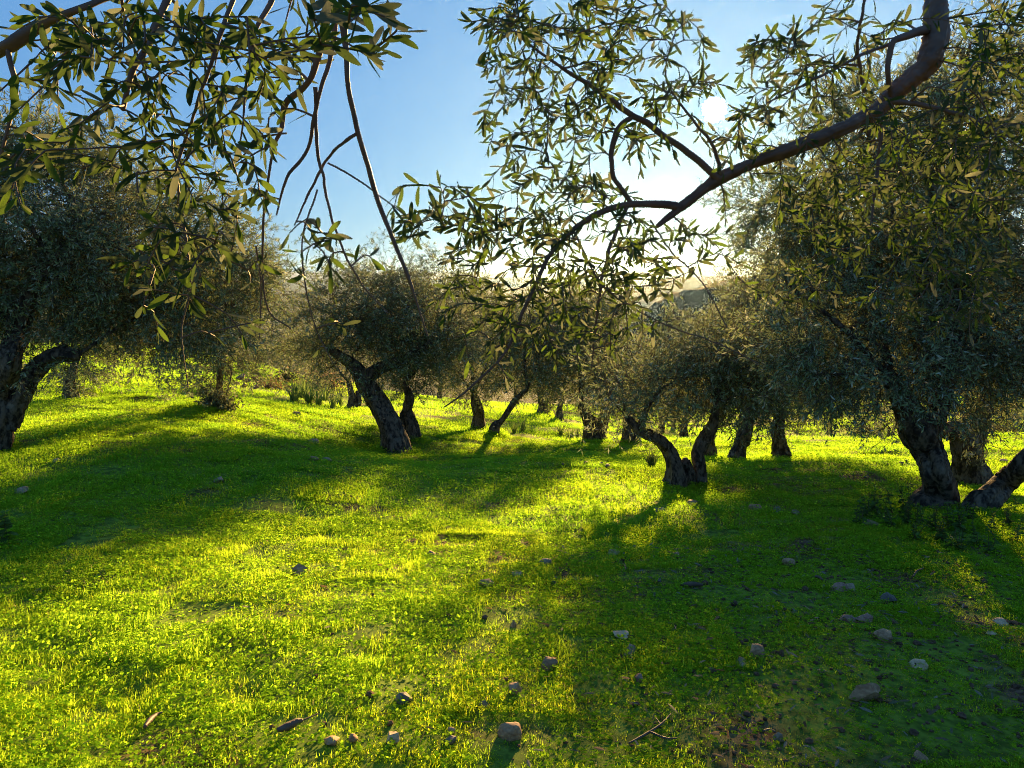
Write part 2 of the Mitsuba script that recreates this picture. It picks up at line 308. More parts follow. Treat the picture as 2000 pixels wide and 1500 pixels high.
xs = np.concatenate([-np.geomspace(12000, 12, 70)[:-1], np.arange(-12, 12.01, 0.1), np.geomspace(12, 12000, 70)[1:]])
ys = np.concatenate([-np.geomspace(300, 5, 14)[:-1], np.arange(-5, 14, 0.1), np.geomspace(14, 13000, 150)])
X, Yg = np.meshgrid(xs, ys, indexing='ij')
add('ground', grid_mesh(X, Yg, height(X, Yg)), 'soil', smooth=True)
labels['ground'] = {'label': 'sloping orchard ground of soil and moss under the grass', 'kind': 'structure'}


def hill(name, label, dist, profile, depth, rough_, seed, step):
    """A ridge whose crest stands at the given pixels, dist metres away."""
    P = np.array([at(px, py, dist) for px, py in profile])
    x = np.arange(P[0, 0], P[-1, 0], step)
    crest = np.interp(x, P[:, 0], P[:, 2])
    s = np.linspace(-1, 1, 41)
    X, S = np.meshgrid(x, s, indexing='ij')
    Y = dist + S * depth
    low = -140.0
    Z = low + (crest[:, None] - low) * (1 - np.abs(S) ** 1.5)
    q = np.stack([X, Y, Z], -1)
    Z = Z + (meshkit.fbm(q / (dist * 0.05), 4, seed) - 0.5) * rough_ * 3 * (np.abs(S) > 0.02) + (meshkit.noise(q / (step * 1.6), seed) - 0.5) * rough_
    key = add(name, grid_mesh(X, Y, Z), 'forest', smooth=True)
    labels[key] = {'label': label, 'kind': 'structure'}


hill('hill', 'wooded dark hillside falling to the left behind the right-hand trees', 620, [(1000, 800), (1180, 680), (1240, 625), (1290, 590), (1340, 566), (1400, 550), (1500, 535), (1700, 520), (2000, 505), (2500, 500), (3000, 560)], 330, 6, 2, 5.0)
hill('hill', 'blue-grey middle ridge above the wooded hillside', 2600, [(600, 640), (900, 610), (1100, 585), (1250, 560), (1330, 542), (1450, 538), (1700, 530), (2300, 525), (2900, 560)], 900, 8, 4, 22.0)
hill('hill', 'pale far mountain ridge on the horizon', 8500, [(-1200, 560), (-300, 548), (300, 545), (560, 552), (900, 545), (1150, 541), (1260, 532), (1340, 519), (1440, 512), (1600, 508), (2000, 515), (2600, 520), (3300, 560)], 1600, 30, 6, 70.0)

# ---------------------------------------------------------------- olive sprays for the crowns
GREENS = np.array([[.16, .225, .11], [.18, .245, .12], [.15, .20, .10], [.21, .255, .145], [.36, .40, .31], [.23, .285, .13]])


def leaf_flat(level):
    """A leaf along +x, one unit long."""
    if level == 0:
        v = np.array([[0, 0, 0], [.3, .10, .02], [.3, -.10, .02], [.3, 0, -.01], [.68, .10, .0], [.68, -.10, .0], [.68, 0, -.03], [1, 0, -.08]])
        f = np.array([[0, 3, 1], [0, 2, 3], [1, 3, 6], [1, 6, 4], [3, 2, 5], [3, 5, 6], [4, 6, 7], [6, 5, 7]])
    else:
        w = 0.12
        v = np.array([[0, 0, 0], [.45, w, .02], [.45, -w, .02], [1, 0, -.04]])
        f = np.array([[0, 2, 1], [1, 2, 3]])
    return v, f


def make_spray(level, seed):
    r = np.random.default_rng(seed)
    L, leafL, nl = [(0.42, .052, 60), (0.46, .058, 52), (0.55, .078, 40)][level]
    axes = [np.array([[0, 0, 0], [.35, r.normal(0, .04), .02], [.7, r.normal(0, .07), -.03], [1, r.normal(0, .1), -.14]]) * L]
    for k in range(5):
        t = r.uniform(.15, .8)
        o = axes[0][0] * (1 - t) + axes[0][-1] * t
        d = unit([r.uniform(.3, 1), r.normal(0, .7), r.normal(-.1, .5)])
        e = o + d * L * r.uniform(.35, .6)
        axes.append(np.array([o, (o + e) / 2 + [0, 0, .015], e + [0, 0, -.05]]))
    pos, dr = [], []
    for k in range(nl):
        a = axes[r.integers(0, len(axes)) if k > 10 else 0]
        t = r.uniform(.1, 1) * (len(a) - 1.001)
        i = int(t)
        pos.append(a[i] * (1 - t + i) + a[i + 1] * (t - i))
        ax = unit(a[i + 1] - a[i])
        side = unit(np.cross(ax, r.normal(size=3)))
        dr.append(ax * r.uniform(.45, 1) + side * r.uniform(.4, 1))
    M = mats(frames(np.array(dr), r.uniform(0, 6.28, nl)), np.array(pos), leafL * r.uniform(.7, 1.15, nl))
    tv, tf = leaf_flat(level)
    V, Fc = scatter((tv, tf), M)
    col = np.repeat(GREENS[r.integers(0, len(GREENS), nl)] * r.uniform(.75, 1.25, (nl, 1)), len(tv), 0)
    tw = [tube(spline(a, 4), np.linspace(.0028, .0012, 4), 3) for a in axes]
    tm = join(tw)
    return mesh(np.vstack([V, tm.vertices]), np.vstack([Fc, tm.faces + len(V)])), np.vstack([col, np.tile([.10, .075, .055], (len(tm.vertices), 1))])


for lv in range(3):
    for s in range(4):
        m, c = make_spray(lv, 100 * lv + s)
        scene[f'spray_{lv}_{s}'] = {'type': 'shapegroup', 'leaves': mikit.ply(m, 'crown_material', color=c)}


def leaf_mesh(seed):
    """A foreground leaf, 24 triangles: lance-shaped, folded along the midrib, curled, along +x, one unit long."""
    r = np.random.default_rng(seed)
    t = np.array([0, .1, .28, .52, .76, .93, 1.0])
    w = np.array([.006, .042, .080, .100, .094, .055, .010]) * r.uniform(.85, 1.25)
    bend, side, fold, twist = r.uniform(-.34, .14), r.normal(0, .07), r.uniform(.1, .7), r.normal(0, .5)
    v = []
    for a, b in zip(t, w):
        z, y = bend * a * a, side * a * a
        c, q = b * math.cos(twist * a), b * math.sin(twist * a)
        v += [[a, y - c, z + b * fold - q], [a, y, z], [a, y + c, z + b * fold + q]]
    f = []
    for k in range(len(t) - 1):
        o = 3 * k
        for q in (0, 1):
            f += [[o + q, o + q + 3, o + q + 4], [o + q, o + q + 4, o + q + 1]]
    return np.array(v), np.array(f)


LEAFCOL = np.array([[.046, .076, .020], [.036, .062, .021], [.060, .105, .018], [.040, .063, .024], [.066, .088, .040], [.068, .118, .018], [.046, .068, .030], [.11, .13, .09]])
NLV = 8
for s in range(2 * NLV):
    v, f = leaf_mesh(s)
    if s >= NLV: v = v * [1, 1.08, 1]
    scene[f'leaf_shape_{s}'] = {'type': 'shapegroup', 'leaf': mikit.ply(mesh(v, f), 'leaf_material', smooth=True, color=np.tile(LEAFCOL[s % NLV], (len(v), 1)))}

# ---------------------------------------------------------------- the trees
def add_tree(t):
    key = thing('olive_tree', t['label'], 'tree', 'olive trees in the grove')
    Y0, r = t['Y'], np.random.default_rng(abs(hash(t['k'])) % 1000 if False else sum(map(ord, t['k'])))
    sc = 1 / F * np.linalg.norm(at(1000, 800, Y0) - EYE)
    sides = [44, 28, 12][t['lv']]
    tubes, ends = [], []
    for si, st in enumerate(t['stems']):
        P, R = [], []
        for j, (px, py, w) in enumerate(st):
            P.append(at(px, py, Y0 + (0 if j < 2 else r.normal(0, w * sc * 0.35)) + (0.05 * si)))
            R.append(w * sc * 0.42)
        foot = si == 0 or st[0][1] > t['stems'][0][0][1] - 9
        if foot:
            P.insert(0, P[0] - [0, 0, .25]); R.insert(0, R[0] * 1.1)
        n = [90, 50, 18][t['lv']]
        tubes.append(tube(spline(P, n), np.maximum(spline(np.array(R)[:, None] * [1, 1, 1], n)[:, 0], .004), sides, gnarl=.34, seed=si + len(t['k']), flare=.24 if foot else 0))
        if st[-1][1] < 890: ends.append((P[-1], R[-1]))
        if len(P) > 4: ends.append((P[-2], R[-2] * .8))
    add(key + '__trunk', join(tubes), 'bark', smooth=True)
    C, A = [], []
    for px, py, rx, ry, dY in t['lobes']:
        C.append(at(px, py, Y0 + dY)); A.append((rx * sc * (1 + dY / Y0), (rx + ry) * 0.45 * sc, ry * sc * (1 + dY / Y0)))
    C, A = np.array(C), np.array(A)
    A = np.maximum(A - (.2 + .004 * Y0), .45 * A)
    # branches from the stems into every lobe
    for i in range(len(C)):
        e, er = min(ends, key=lambda q: np.linalg.norm(q[0] - C[i]))
        mid = (e + C[i]) / 2 + r.normal(0, .08, 3) * [1, 1, .3] + [0, 0, .06]
        tip = C[i] + r.normal(0, .3, 3) * A[i]
        r0 = min(er, max(.012, np.linalg.norm(tip - e) * .022))
        bs = [tube(spline([e, mid, C[i], tip], 12), np.linspace(r0, r0 * .3, 12), [8, 6, 4][t['lv']], gnarl=.25, seed=i)]
        for k in range([6, 4, 2][t['lv']]):
            s = r.uniform(.4, 1)
            o = mid * (1 - s) + C[i] * s
            q = C[i] + unit(r.normal(size=3)) * A[i] * r.uniform(.5, .85)
            bs.append(tube(spline([o, (o + q) / 2 + [0, 0, .05], q], 7), np.linspace(r0 * .45, r0 * .15, 7), 5 if t['lv'] == 0 else 4))
        add(key + '__branch', join(bs), 'bark', smooth=True)
    # leafy sprays: clumps spread through the lobes, thicker towards their skin
    vol = A.prod(1) ** .72
    n = int(t['n'] * (.62 if t['lv'] else .95 if t['k'] == 'left' else .88))
    n_cl = max(8, n // 11)
    li = r.choice(len(C), n_cl, p=vol / vol.sum())
    u = unit(r.normal(size=(n_cl, 3))) * (r.uniform(.12, 1.0, (n_cl, 1)) ** .45) * r.uniform(.8, 1.22, (n_cl, 1))
    cc = C[li] + u * A[li]
    ci = r.integers(0, n_cl, n)
    sig = .11 + .004 * Y0
    pos = cc[ci] + r.normal(0, sig, (n, 3)) * [1, 1, .8]
    out = unit(pos - C[li][ci])
    d = out * .7 + r.normal(0, .55, (n, 3)) + [0, 0, -.18] - 0.15 * np.array([0, 0, 1])
    gz = height(pos[:, 0], pos[:, 1])
    ok = (pos[:, 2] > gz + .15) & (pos[:, 1] > 3.0)
    M = mats(frames(d, r.uniform(0, 6.28, n)), pos, r.uniform(.75, 1.2, n))[ok]
    which = r.integers(0, 4, len(M))
    for i in range(len(M)):
        copy(f'{key}__crown__{i:04d}', f"spray_{t['lv']}_{which[i]}", M[i])
    labels[key + '__crown'] = {'kind': 'stuff'}
    return key, pos[ok], d[ok], r


for t in TREES:
    key, pos, d, r = add_tree(t)
    if t['k'] in ('left', 'right'):  # the leaves that can be told apart, on the side towards the path
        dist = np.linalg.norm(pos - EYE, axis=1)
        pick = np.argsort(dist + r.normal(0, .25, len(pos)))[:100]
        k = 0
        for i in pick:
            for q in range(3):
                p = pos[i] + r.normal(0, .07, 3)
                M = mats(frames((d[i] + r.normal(0, .6, 3))[None], r.uniform(0, 6.28, 1)), p[None], [r.uniform(.05, .068)])[0]
                copy(f'{key}__leaf_{k:03d}' if k else f'{key}__leaf', f'leaf_shape_{r.integers(0, NLV)}', M)
                k += 1

# ---------------------------------------------------------------- overhanging boughs in the foreground
SUNPX = np.array([1395, 215])


def project(p):
    q = np.asarray(p, float) - EYE
    f = q[..., 1] * CP - q[..., 2] * SP
    u = q[..., 1] * SP + q[..., 2] * CP
    return np.stack([1000 + F * q[..., 0] / f, 750 - F * u / f], -1)


class Bough:
    def __init__(self, key, broad=0):
        self.broad = broad
        self.key, self.nodes, self.rad, self.k, self.leaves, self.seed = key, [], [], 0, [], 0
        self.r = np.random.default_rng(sum(map(ord, key)))

    def limb(self, part, pts, sides=10, gnarl=.12, n=None):
        """pts: (x, y, distance, width in pixels)."""
        P = np.array([at(a, b, c) for a, b, c, _ in pts])
        R = np.array([max(w, 2.2) / 2 / F * c for _, _, c, w in pts])
        n = n or max(8, 6 * len(pts))
        s, rr = spline(P, n), np.maximum(spline(R[:, None] * [1, 1, 1], n)[:, 0], .0008)
        self.seed += 1
        q = s / np.maximum(rr, .002)[:, None].max() * .16
        off = np.stack([meshkit.fbm(q * .9 + 7 * k, 3, self.seed + k) - .5 for k in range(3)], 1)
        s = s + off * 2.6 * np.maximum(rr, .0015)[:, None] * np.sin(np.linspace(0, np.pi, n))[:, None] ** .5
        rr = rr * (.8 if sides >= 12 else .92) * (1 + .35 * np.clip(meshkit.noise(np.stack([np.linspace(0, 2.2 * len(pts), n), np.zeros(n), np.full(n, self.seed * 3.7)], 1), 2) - .62, 0, 1) * 2)
        add(f'{self.key}__{part}', tube(s, rr, sides, gnarl=gnarl, seed=self.seed), 'twig_bark', smooth=True)
        self.nodes += list(s); self.rad += list(rr)
        return s

    def foliate(self, s, start=.25, space=.015, keep=.74, size=(.028, .045)):
        """Leaves in pairs along the twig s."""
        r = self.r
        seg = np.linalg.norm(np.diff(s, axis=0), axis=1)
        cum = np.concatenate([[0], np.cumsum(seg)])
        a = cum[-1] * start
        ph = r.uniform(0, 3.14)
        while a < cum[-1]:
            i = min(np.searchsorted(cum, a, side='right') - 1, len(seg) - 1)
            p = s[i] + (s[i + 1] - s[i]) * (a - cum[i]) / seg[i]
            ax = unit(s[i + 1] - s[i])
            e = unit(np.cross(ax, [.2, .3, 1.0]))
            g = np.cross(ax, e)
            ph += 1.57 + r.normal(0, .3)
            for sg in (0, math.pi):
                if r.random() < keep:
                    o = e * math.cos(ph + sg) + g * math.sin(ph + sg)
                    sp = r.uniform(.5, 1.15)
                    dd = ax * math.cos(sp) + o * math.sin(sp) + r.normal(0, .12, 3) + [0, 0, -.08]
                    self.leaves.append((p, dd, r.uniform(*size)))
            a += space * r.uniform(.7, 1.5)
        for q in range(2):
            self.leaves.append((s[-1], unit(s[-1] - s[-2]) + r.normal(0, .3, 3), r.uniform(size[0] * .6, size[1] * .8)))

    def grow(self, cloud, mult=1.75, keep=.72, droop=.05, start=.2, size=(.028, .045), space=.015):
        """Twigs to scattered tips: each grows from the nearest wood already there."""
        r = self.r
        tips = []
        for cx, cy, rx, ry, n, y0, y1 in cloud:
            for _ in range(int(n * mult)):
                a, q = r.uniform(0, 6.28), math.sqrt(r.random())
                tips.append(at(cx + rx * q * math.cos(a), cy + ry * q * math.sin(a), r.uniform(y0, y1)))
        tips = np.array(tips)
        dist = cKDTree(np.array(self.nodes)).query(tips)[0]
        made = 0
        for i in np.argsort(dist):
            tip = tips[i]
            N = np.array(self.nodes)
            dd = np.linalg.norm(N - tip, axis=1) + np.where(N[:, 2] < tip[2] - .02, .06, 0)
            j = int(np.argmin(dd))
            o, L = N[j], np.linalg.norm(N[j] - tip)
            if L < .05: continue
            mid = (o + tip) / 2 + r.normal(0, .09, 3) * L + [0, 0, droop * L * 2]
            s = spline([o, mid, tip + [0, 0, -droop * L]], max(5, int(L / .025)))
            px = project(s)
            if (np.linalg.norm(px - SUNPX, axis=1) < 30).any(): continue
            r0 = min(self.rad[j] * .7, .0026 + .006 * L)
            rr = np.linspace(max(r0, .0016), .0011, len(s))
            key = f'{self.key}__twig'
            add(key if key not in scene else f'{key}_{self.count("twig"):03d}', tube(s, rr, 5), 'twig_bark', smooth=True)
            self.nodes += list(s[2:]); self.rad += list(rr[2:])
            self.foliate(s, start=start if L < .3 else max(start, 1 - .28 / L), keep=keep, size=size, space=space)
            made += 1

    def count(self, part):
        self.k += 1
        return self.k

    def finish(self):
        r = self.r
        L = self.leaves
        p = np.array([x[0] for x in L]); d = np.array([x[1] for x in L]); s = np.array([x[2] for x in L])
        c = project(p + unit(d) * s[:, None] * .5)
        e = project(p + unit(d) * s[:, None])
        ok = (np.linalg.norm(c - SUNPX, axis=1) > 27) & (np.linalg.norm(e - SUNPX, axis=1) > 24)
        p, d, s, c, e = p[ok], d[ok], s[ok], c[ok], e[ok]
        size = np.linalg.norm(e - project(p), axis=1)
        inside = (c[:, 0] > 0) & (c[:, 0] < 2000) & (c[:, 1] > 0)
        order = np.argsort(-np.where(inside, size, 0))
        M = mats(frames(d, r.uniform(0, 6.28, len(d))), p, s)
        w = r.integers(0, NLV, len(d)) + self.broad
        for k, i in enumerate(order):
            if k < 300:
                copy(f'{self.key}__leaf' + (f'_{k:03d}' if k else ''), f'leaf_shape_{w[i]}', M[i])
            else:
                copy(f'{self.key}__foliage__{k:04d}', f'leaf_shape_{w[i]}', M[i])
        if len(order) > 300: labels[f'{self.key}__foliage'] = {'kind': 'stuff'}
        print(self.key, len(order), 'leaves', self.k, 'twigs')


# the thick bough that bends down out of the top right
b = Bough(thing('olive_bough', 'thick bent olive bough with leafy twigs reaching in from the top right, across the sun', 'branch'))
b.limb('limb', [(1800, -420, 2.3, 44), (1815, -200, 2.3, 44), (1826, -60, 2.28, 42), (1828, 40, 2.25, 42), (1815, 110, 2.2, 43), (1770, 160, 2.2, 42), (1715, 212, 2.2, 36), (1640, 256, 2.15, 31), (1560, 286, 2.1, 28), (1480, 318, 2.1, 25), (1405, 352, 2.1, 24), (1335, 402, 2.1, 19), (1283, 443, 2.1, 9)], 26, .42, 240)
b.limb('branch', [(1330, 405, 2.1, 18), (1250, 396, 2.1, 14), (1180, 410, 2.08, 13), (1120, 447, 2.05, 11), (1070, 505, 2.0, 9), (1030, 590, 1.95, 8), (985, 690, 1.9, 6), (915, 760, 1.85, 5), (868, 795, 1.85, 3)], 8)
b.limb('branch', [(1405, 350, 2.1, 15), (1330, 288, 2.1, 13), (1240, 226, 2.1, 12), (1150, 165, 2.05, 9), (1080, 120, 2.0, 6), (1000, 60, 1.95, 4)], 8)
b.limb('branch', [(1240, 226, 2.1, 10), (1205, 255, 2.1, 11), (1193, 330, 2.1, 10), (1232, 396, 2.1, 10)], 7)
b.limb('branch', [(1228, 398, 2.1, 9), (1192, 480, 2.05, 8), (1172, 570, 2.0, 7), (1162, 650, 2.0, 4), (1155, 720, 2.0, 2.5)], 7)
b.limb('branch', [(1408, 345, 2.1, 9), (1392, 285, 2.08, 7), (1352, 232, 2.05, 5), (1300, 150, 2.0, 3.5), (1320, 60, 2.0, 2.5)], 6)
b.limb('branch', [(1725, 195, 2.2, 11), (1800, 205, 2.15, 10), (1880, 226, 2.1, 8), (1960, 262, 2.0, 6), (2040, 300, 1.95, 4)], 7)
b.limb('branch', [(1722, 215, 2.2, 9), (1718, 290, 2.2, 8), (1708, 380, 2.15, 6), (1700, 440, 2.1, 3)], 6)
b.limb('branch', [(1812, 58, 2.22, 20), (1752, 76, 2.18, 13), (1738, 110, 2.17, 11), (1734, 150, 2.17, 10), (1742, 196, 2.2, 11)], 8)
b.limb('branch', [(1740, 85, 2.2, 8), (1690, 105, 2.15, 6), (1600, 150, 2.05, 5), (1500, 200, 2.0, 3)], 6)
b.limb('branch', [(1690, 180, 2.2, 8), (1675, 100, 2.15, 7), (1685, 20, 2.1, 6), (1700, -60, 2.1, 5)], 6)
b.limb('twig', [(1270, 430, 2.1, 4), (1310, 490, 2.05, 4), (1370, 550, 2.0, 3), (1420, 640, 1.95, 3)], 5)
b.limb('twig', [(1120, 450, 2.05, 5), (1180, 560, 1.95, 4), (1290, 630, 1.9, 3), (1400, 670, 1.9, 3), (1480, 710, 1.9, 2.5)], 5)
b.grow([(1090, 130, 150, 110, 60, 1.7, 2.3), (1060, 250, 120, 80, 34, 1.8, 2.3), (1180, 300, 140, 110, 30, 1.8, 2.4), (1050, 400, 120, 110, 30, 1.8, 2.3), (1160, 470, 130, 110, 40, 1.7, 2.3), (1020, 540, 120, 110, 46, 1.7, 2.2), (1130, 610, 110, 90, 32, 1.7, 2.2), (930, 470, 90, 60, 20, 1.7, 2.1),
        (930, 600, 80, 60, 14, 1.7, 2.1), (1290, 500, 90, 80, 16, 1.8, 2.3), (1330, 120, 100, 90, 20, 1.8, 2.3), (1450, 190, 90, 100, 26, 1.8, 2.3), (1300, 170, 60, 80, 12, 1.8, 2.2), (1540, 150, 90, 110, 32, 1.9, 2.4), (1640, 110, 80, 110, 34, 1.9, 2.4), (1450, 300, 60, 40, 12, 1.9, 2.3),
        (1000, 40, 90, 40, 20, 1.5, 2.0), (1190, 30, 90, 50, 18, 1.6, 2.2), (1230, 560, 90, 60, 14, 1.7, 2.1), (1230, 640, 80, 50, 8, 1.8, 2.1), (1040, 660, 110, 50, 16, 1.7, 2.1), (1420, 480, 50, 60, 5, 1.9, 2.2)])
b.grow([(1000, 600, 110, 90, 16, 1.75, 2.1), (1110, 640, 90, 80, 16, 1.75, 2.1), (1060, 500, 110, 90, 16, 1.75, 2.1), (1190, 560, 90, 90, 12, 1.8, 2.1), (960, 690, 70, 60, 6, 1.75, 2.0)], keep=.4, droop=.1, start=.35)
b.grow([(1080, 640, 150, 90, 22, 1.75, 2.1), (1200, 620, 100, 80, 8, 1.8, 2.1)], keep=.1, droop=.15)
b.grow([(1600, 330, 90, 70, 30, 1.9, 2.6), (1700, 290, 110, 90, 34, 1.9, 2.6), (1820, 280, 110, 80, 38, 1.7, 2.4), (1920, 330, 110, 100, 46, 1.6, 2.4), (1940, 180, 90, 110, 38, 1.6, 2.3), (1780, 400, 130, 80, 36, 1.8, 2.7), (1880, 480, 120, 80, 34, 1.7, 2.6), (1620, 430, 80, 60, 22, 2.0, 2.7), (1960, 60, 60, 60, 18, 1.7, 2.2), (1560, 420, 60, 50, 12, 2.0, 2.6),
        (1680, 520, 120, 70, 20, 2.0, 2.8), (1850, 590, 120, 70, 20, 1.9, 2.7), (1560, 560, 70, 70, 10, 2.1, 2.7)])
b.grow([(820, 400, 60, 40, 8, 1.5, 1.9), (880, 390, 60, 50, 10, 1.5, 1.9), (870, 440, 90, 40, 10, 1.5, 1.9)], size=(.034, .052))
b.finish()

# the curtain of hanging twigs at the top left
b = Bough(thing('olive_bough', 'curtain of hanging olive twigs and large leaves over the top left, with broken stub ends', 'branch'), NLV)
b.limb('limb', [(-260, 330, 1.3, 30), (-90, 170, 1.3, 28), (-20, 105, 1.3, 26), (30, 76, 1.3, 24), (90, 40, 1.3, 20), (170, 12, 1.3, 14), (260, -20, 1.35, 12), (420, -80, 1.4, 12)], 12, .15)
b.limb('branch', [(480, -240, 1.5, 34), (580, -90, 1.45, 28), (640, -10, 1.4, 24), (665, 40, 1.38, 17), (672, 90, 1.38, 12), (678, 160, 1.38, 10), (700, 260, 1.4, 10), (738, 390, 1.42, 10), (765, 460, 1.42, 9), (790, 522, 1.42, 8), (812, 585, 1.42, 6), (836, 657, 1.42, 3)], 9)
b.limb('branch', [(400, -160, 1.4, 22), (340, -30, 1.35, 18), (318, 20, 1.33, 14), (290, 85, 1.32, 12), (262, 135, 1.3, 11), (240, 215, 1.3, 10)], 8)
b.limb('branch', [(640, 0, 1.4, 18), (628, 90, 1.4, 12), (600, 160, 1.42, 12), (560, 200, 1.45, 13), (548, 255, 1.45, 9), (532, 300, 1.45, 6), (512, 470, 1.45, 5), (522, 600, 1.45, 4), (568, 642, 1.45, 3)], 8)
b.limb('branch', [(660, 20, 1.4, 14), (645, 110, 1.4, 10), (625, 180, 1.4, 8), (600, 290, 1.42, 7), (560, 350, 1.42, 6), (540, 420, 1.42, 3)], 7)
b.limb('branch', [(616, 170, 1.4, 8), (620, 290, 1.42, 7), (634, 360, 1.42, 6), (655, 450, 1.42, 5), (700, 545, 1.42, 4), (758, 612, 1.42, 2.5)], 7)
b.limb('branch', [(695, 262, 1.4, 7), (655, 290, 1.42, 6), (628, 330, 1.44, 6), (600, 385, 1.44, 5), (575, 440, 1.44, 3)], 6)
b.limb('twig', [(640, 318, 1.42, 4), (690, 345, 1.42, 4), (745, 385, 1.42, 3), (790, 420, 1.42, 2.5)], 5)
b.limb('branch', [(560, -60, 1.3, 14), (500, 60, 1.28, 9), (485, 130, 1.28, 7), (475, 240, 1.28, 4)], 7)
b.limb('branch', [(480, -70, 1.25, 12), (440, 40, 1.22, 9), (400, 160, 1.22, 7), (370, 250, 1.25, 6), (345, 340, 1.25, 6), (362, 460, 1.25, 5), (372, 560, 1.25, 4), (355, 650, 1.25, 3), (368, 760, 1.25, 2.3)], 7)
b.limb('branch', [(15, 95, 1.3, 11), (25, 160, 1.3, 11), (22, 220, 1.3, 9), (8, 280, 1.3, 6), (-10, 360, 1.3, 4)], 7)
b.limb('twig', [(170, 15, 1.3, 5), (200, 110, 1.25, 4), (320, 120, 1.2, 4), (480, 110, 1.2, 4)], 5)
b.limb('twig', [(560, 260, 1.44, 4), (500, 270, 1.45, 4), (470, 310, 1.45, 3), (400, 350, 1.45, 3)], 5)
b.limb('twig', [(500, 480, 1.45, 4), (510, 560, 1.45, 3), (507, 660, 1.45, 2.4)], 5)
b.limb('twig', [(380, 460, 1.3, 4), (330, 440, 1.3, 4), (250, 480, 1.3, 3)], 5)
b.limb('twig', [(620, 370, 1.42, 4), (590, 480, 1.42, 3.5), (610, 620, 1.42, 3), (650, 710, 1.42, 2.4)], 5)
b.grow([(130, 90, 130, 70, 20, 1.0, 1.5), (280, 100, 130, 90, 28, 1.0, 1.5), (430, 90, 120, 80, 28, 1.0, 1.5), (220, 190, 120, 60, 18, 1.1, 1.5), (360, 220, 110, 80, 28, 1.1, 1.5), (480, 240, 90, 80, 20, 1.1, 1.5), (340, 320, 130, 70, 28, 1.1, 1.5), (470, 350, 70, 60, 16, 1.2, 1.5), (380, 430, 90, 60, 20, 1.1, 1.4), (560, 120, 60, 80, 14, 1.1, 1.5)], size=(.026, .046), keep=.66, space=.0155, mult=2.5)
b.grow([(60, 320, 90, 60, 12, 1.0, 1.4), (130, 270, 90, 60, 10, 1.1, 1.4), (360, 540, 100, 50, 20, 1.1, 1.4), (420, 480, 70, 60, 10, 1.1, 1.4), (300, 500, 70, 50, 9, 1.1, 1.4), (380, 490, 60, 60, 10, 1.1, 1.4), (30, 330, 50, 70, 6, 1.0, 1.3), (20, 200, 40, 60, 4, 1.1, 1.3), (620, 490, 70, 50, 14, 1.3, 1.5), (700, 490, 60, 50, 6, 1.4, 1.5), (690, 60, 90, 60, 10, .85, 1.2), (730, 30, 60, 40, 6, .85, 1.1), (700, 290, 20, 30, 1, 1.4, 1.45)], size=(.028, .049), keep=.66, space=.016, mult=2.7)
b.grow([(330, 600, 70, 70, 6, 1.2, 1.4), (420, 620, 60, 60, 4, 1.2, 1.4), (520, 560, 60, 80, 5, 1.3, 1.5), (610, 620, 60, 70, 5, 1.3, 1.5), (700, 580, 60, 50, 3, 1.4, 1.5), (580, 420, 60, 60, 8, 1.3, 1.5)], keep=.12)
b.finish()

# ---------------------------------------------------------------- grass
GRASS = np.array([[.40, .58, .026], [.36, .55, .022], [.44, .59, .03], [.31, .50, .026], [.48, .58, .04]])


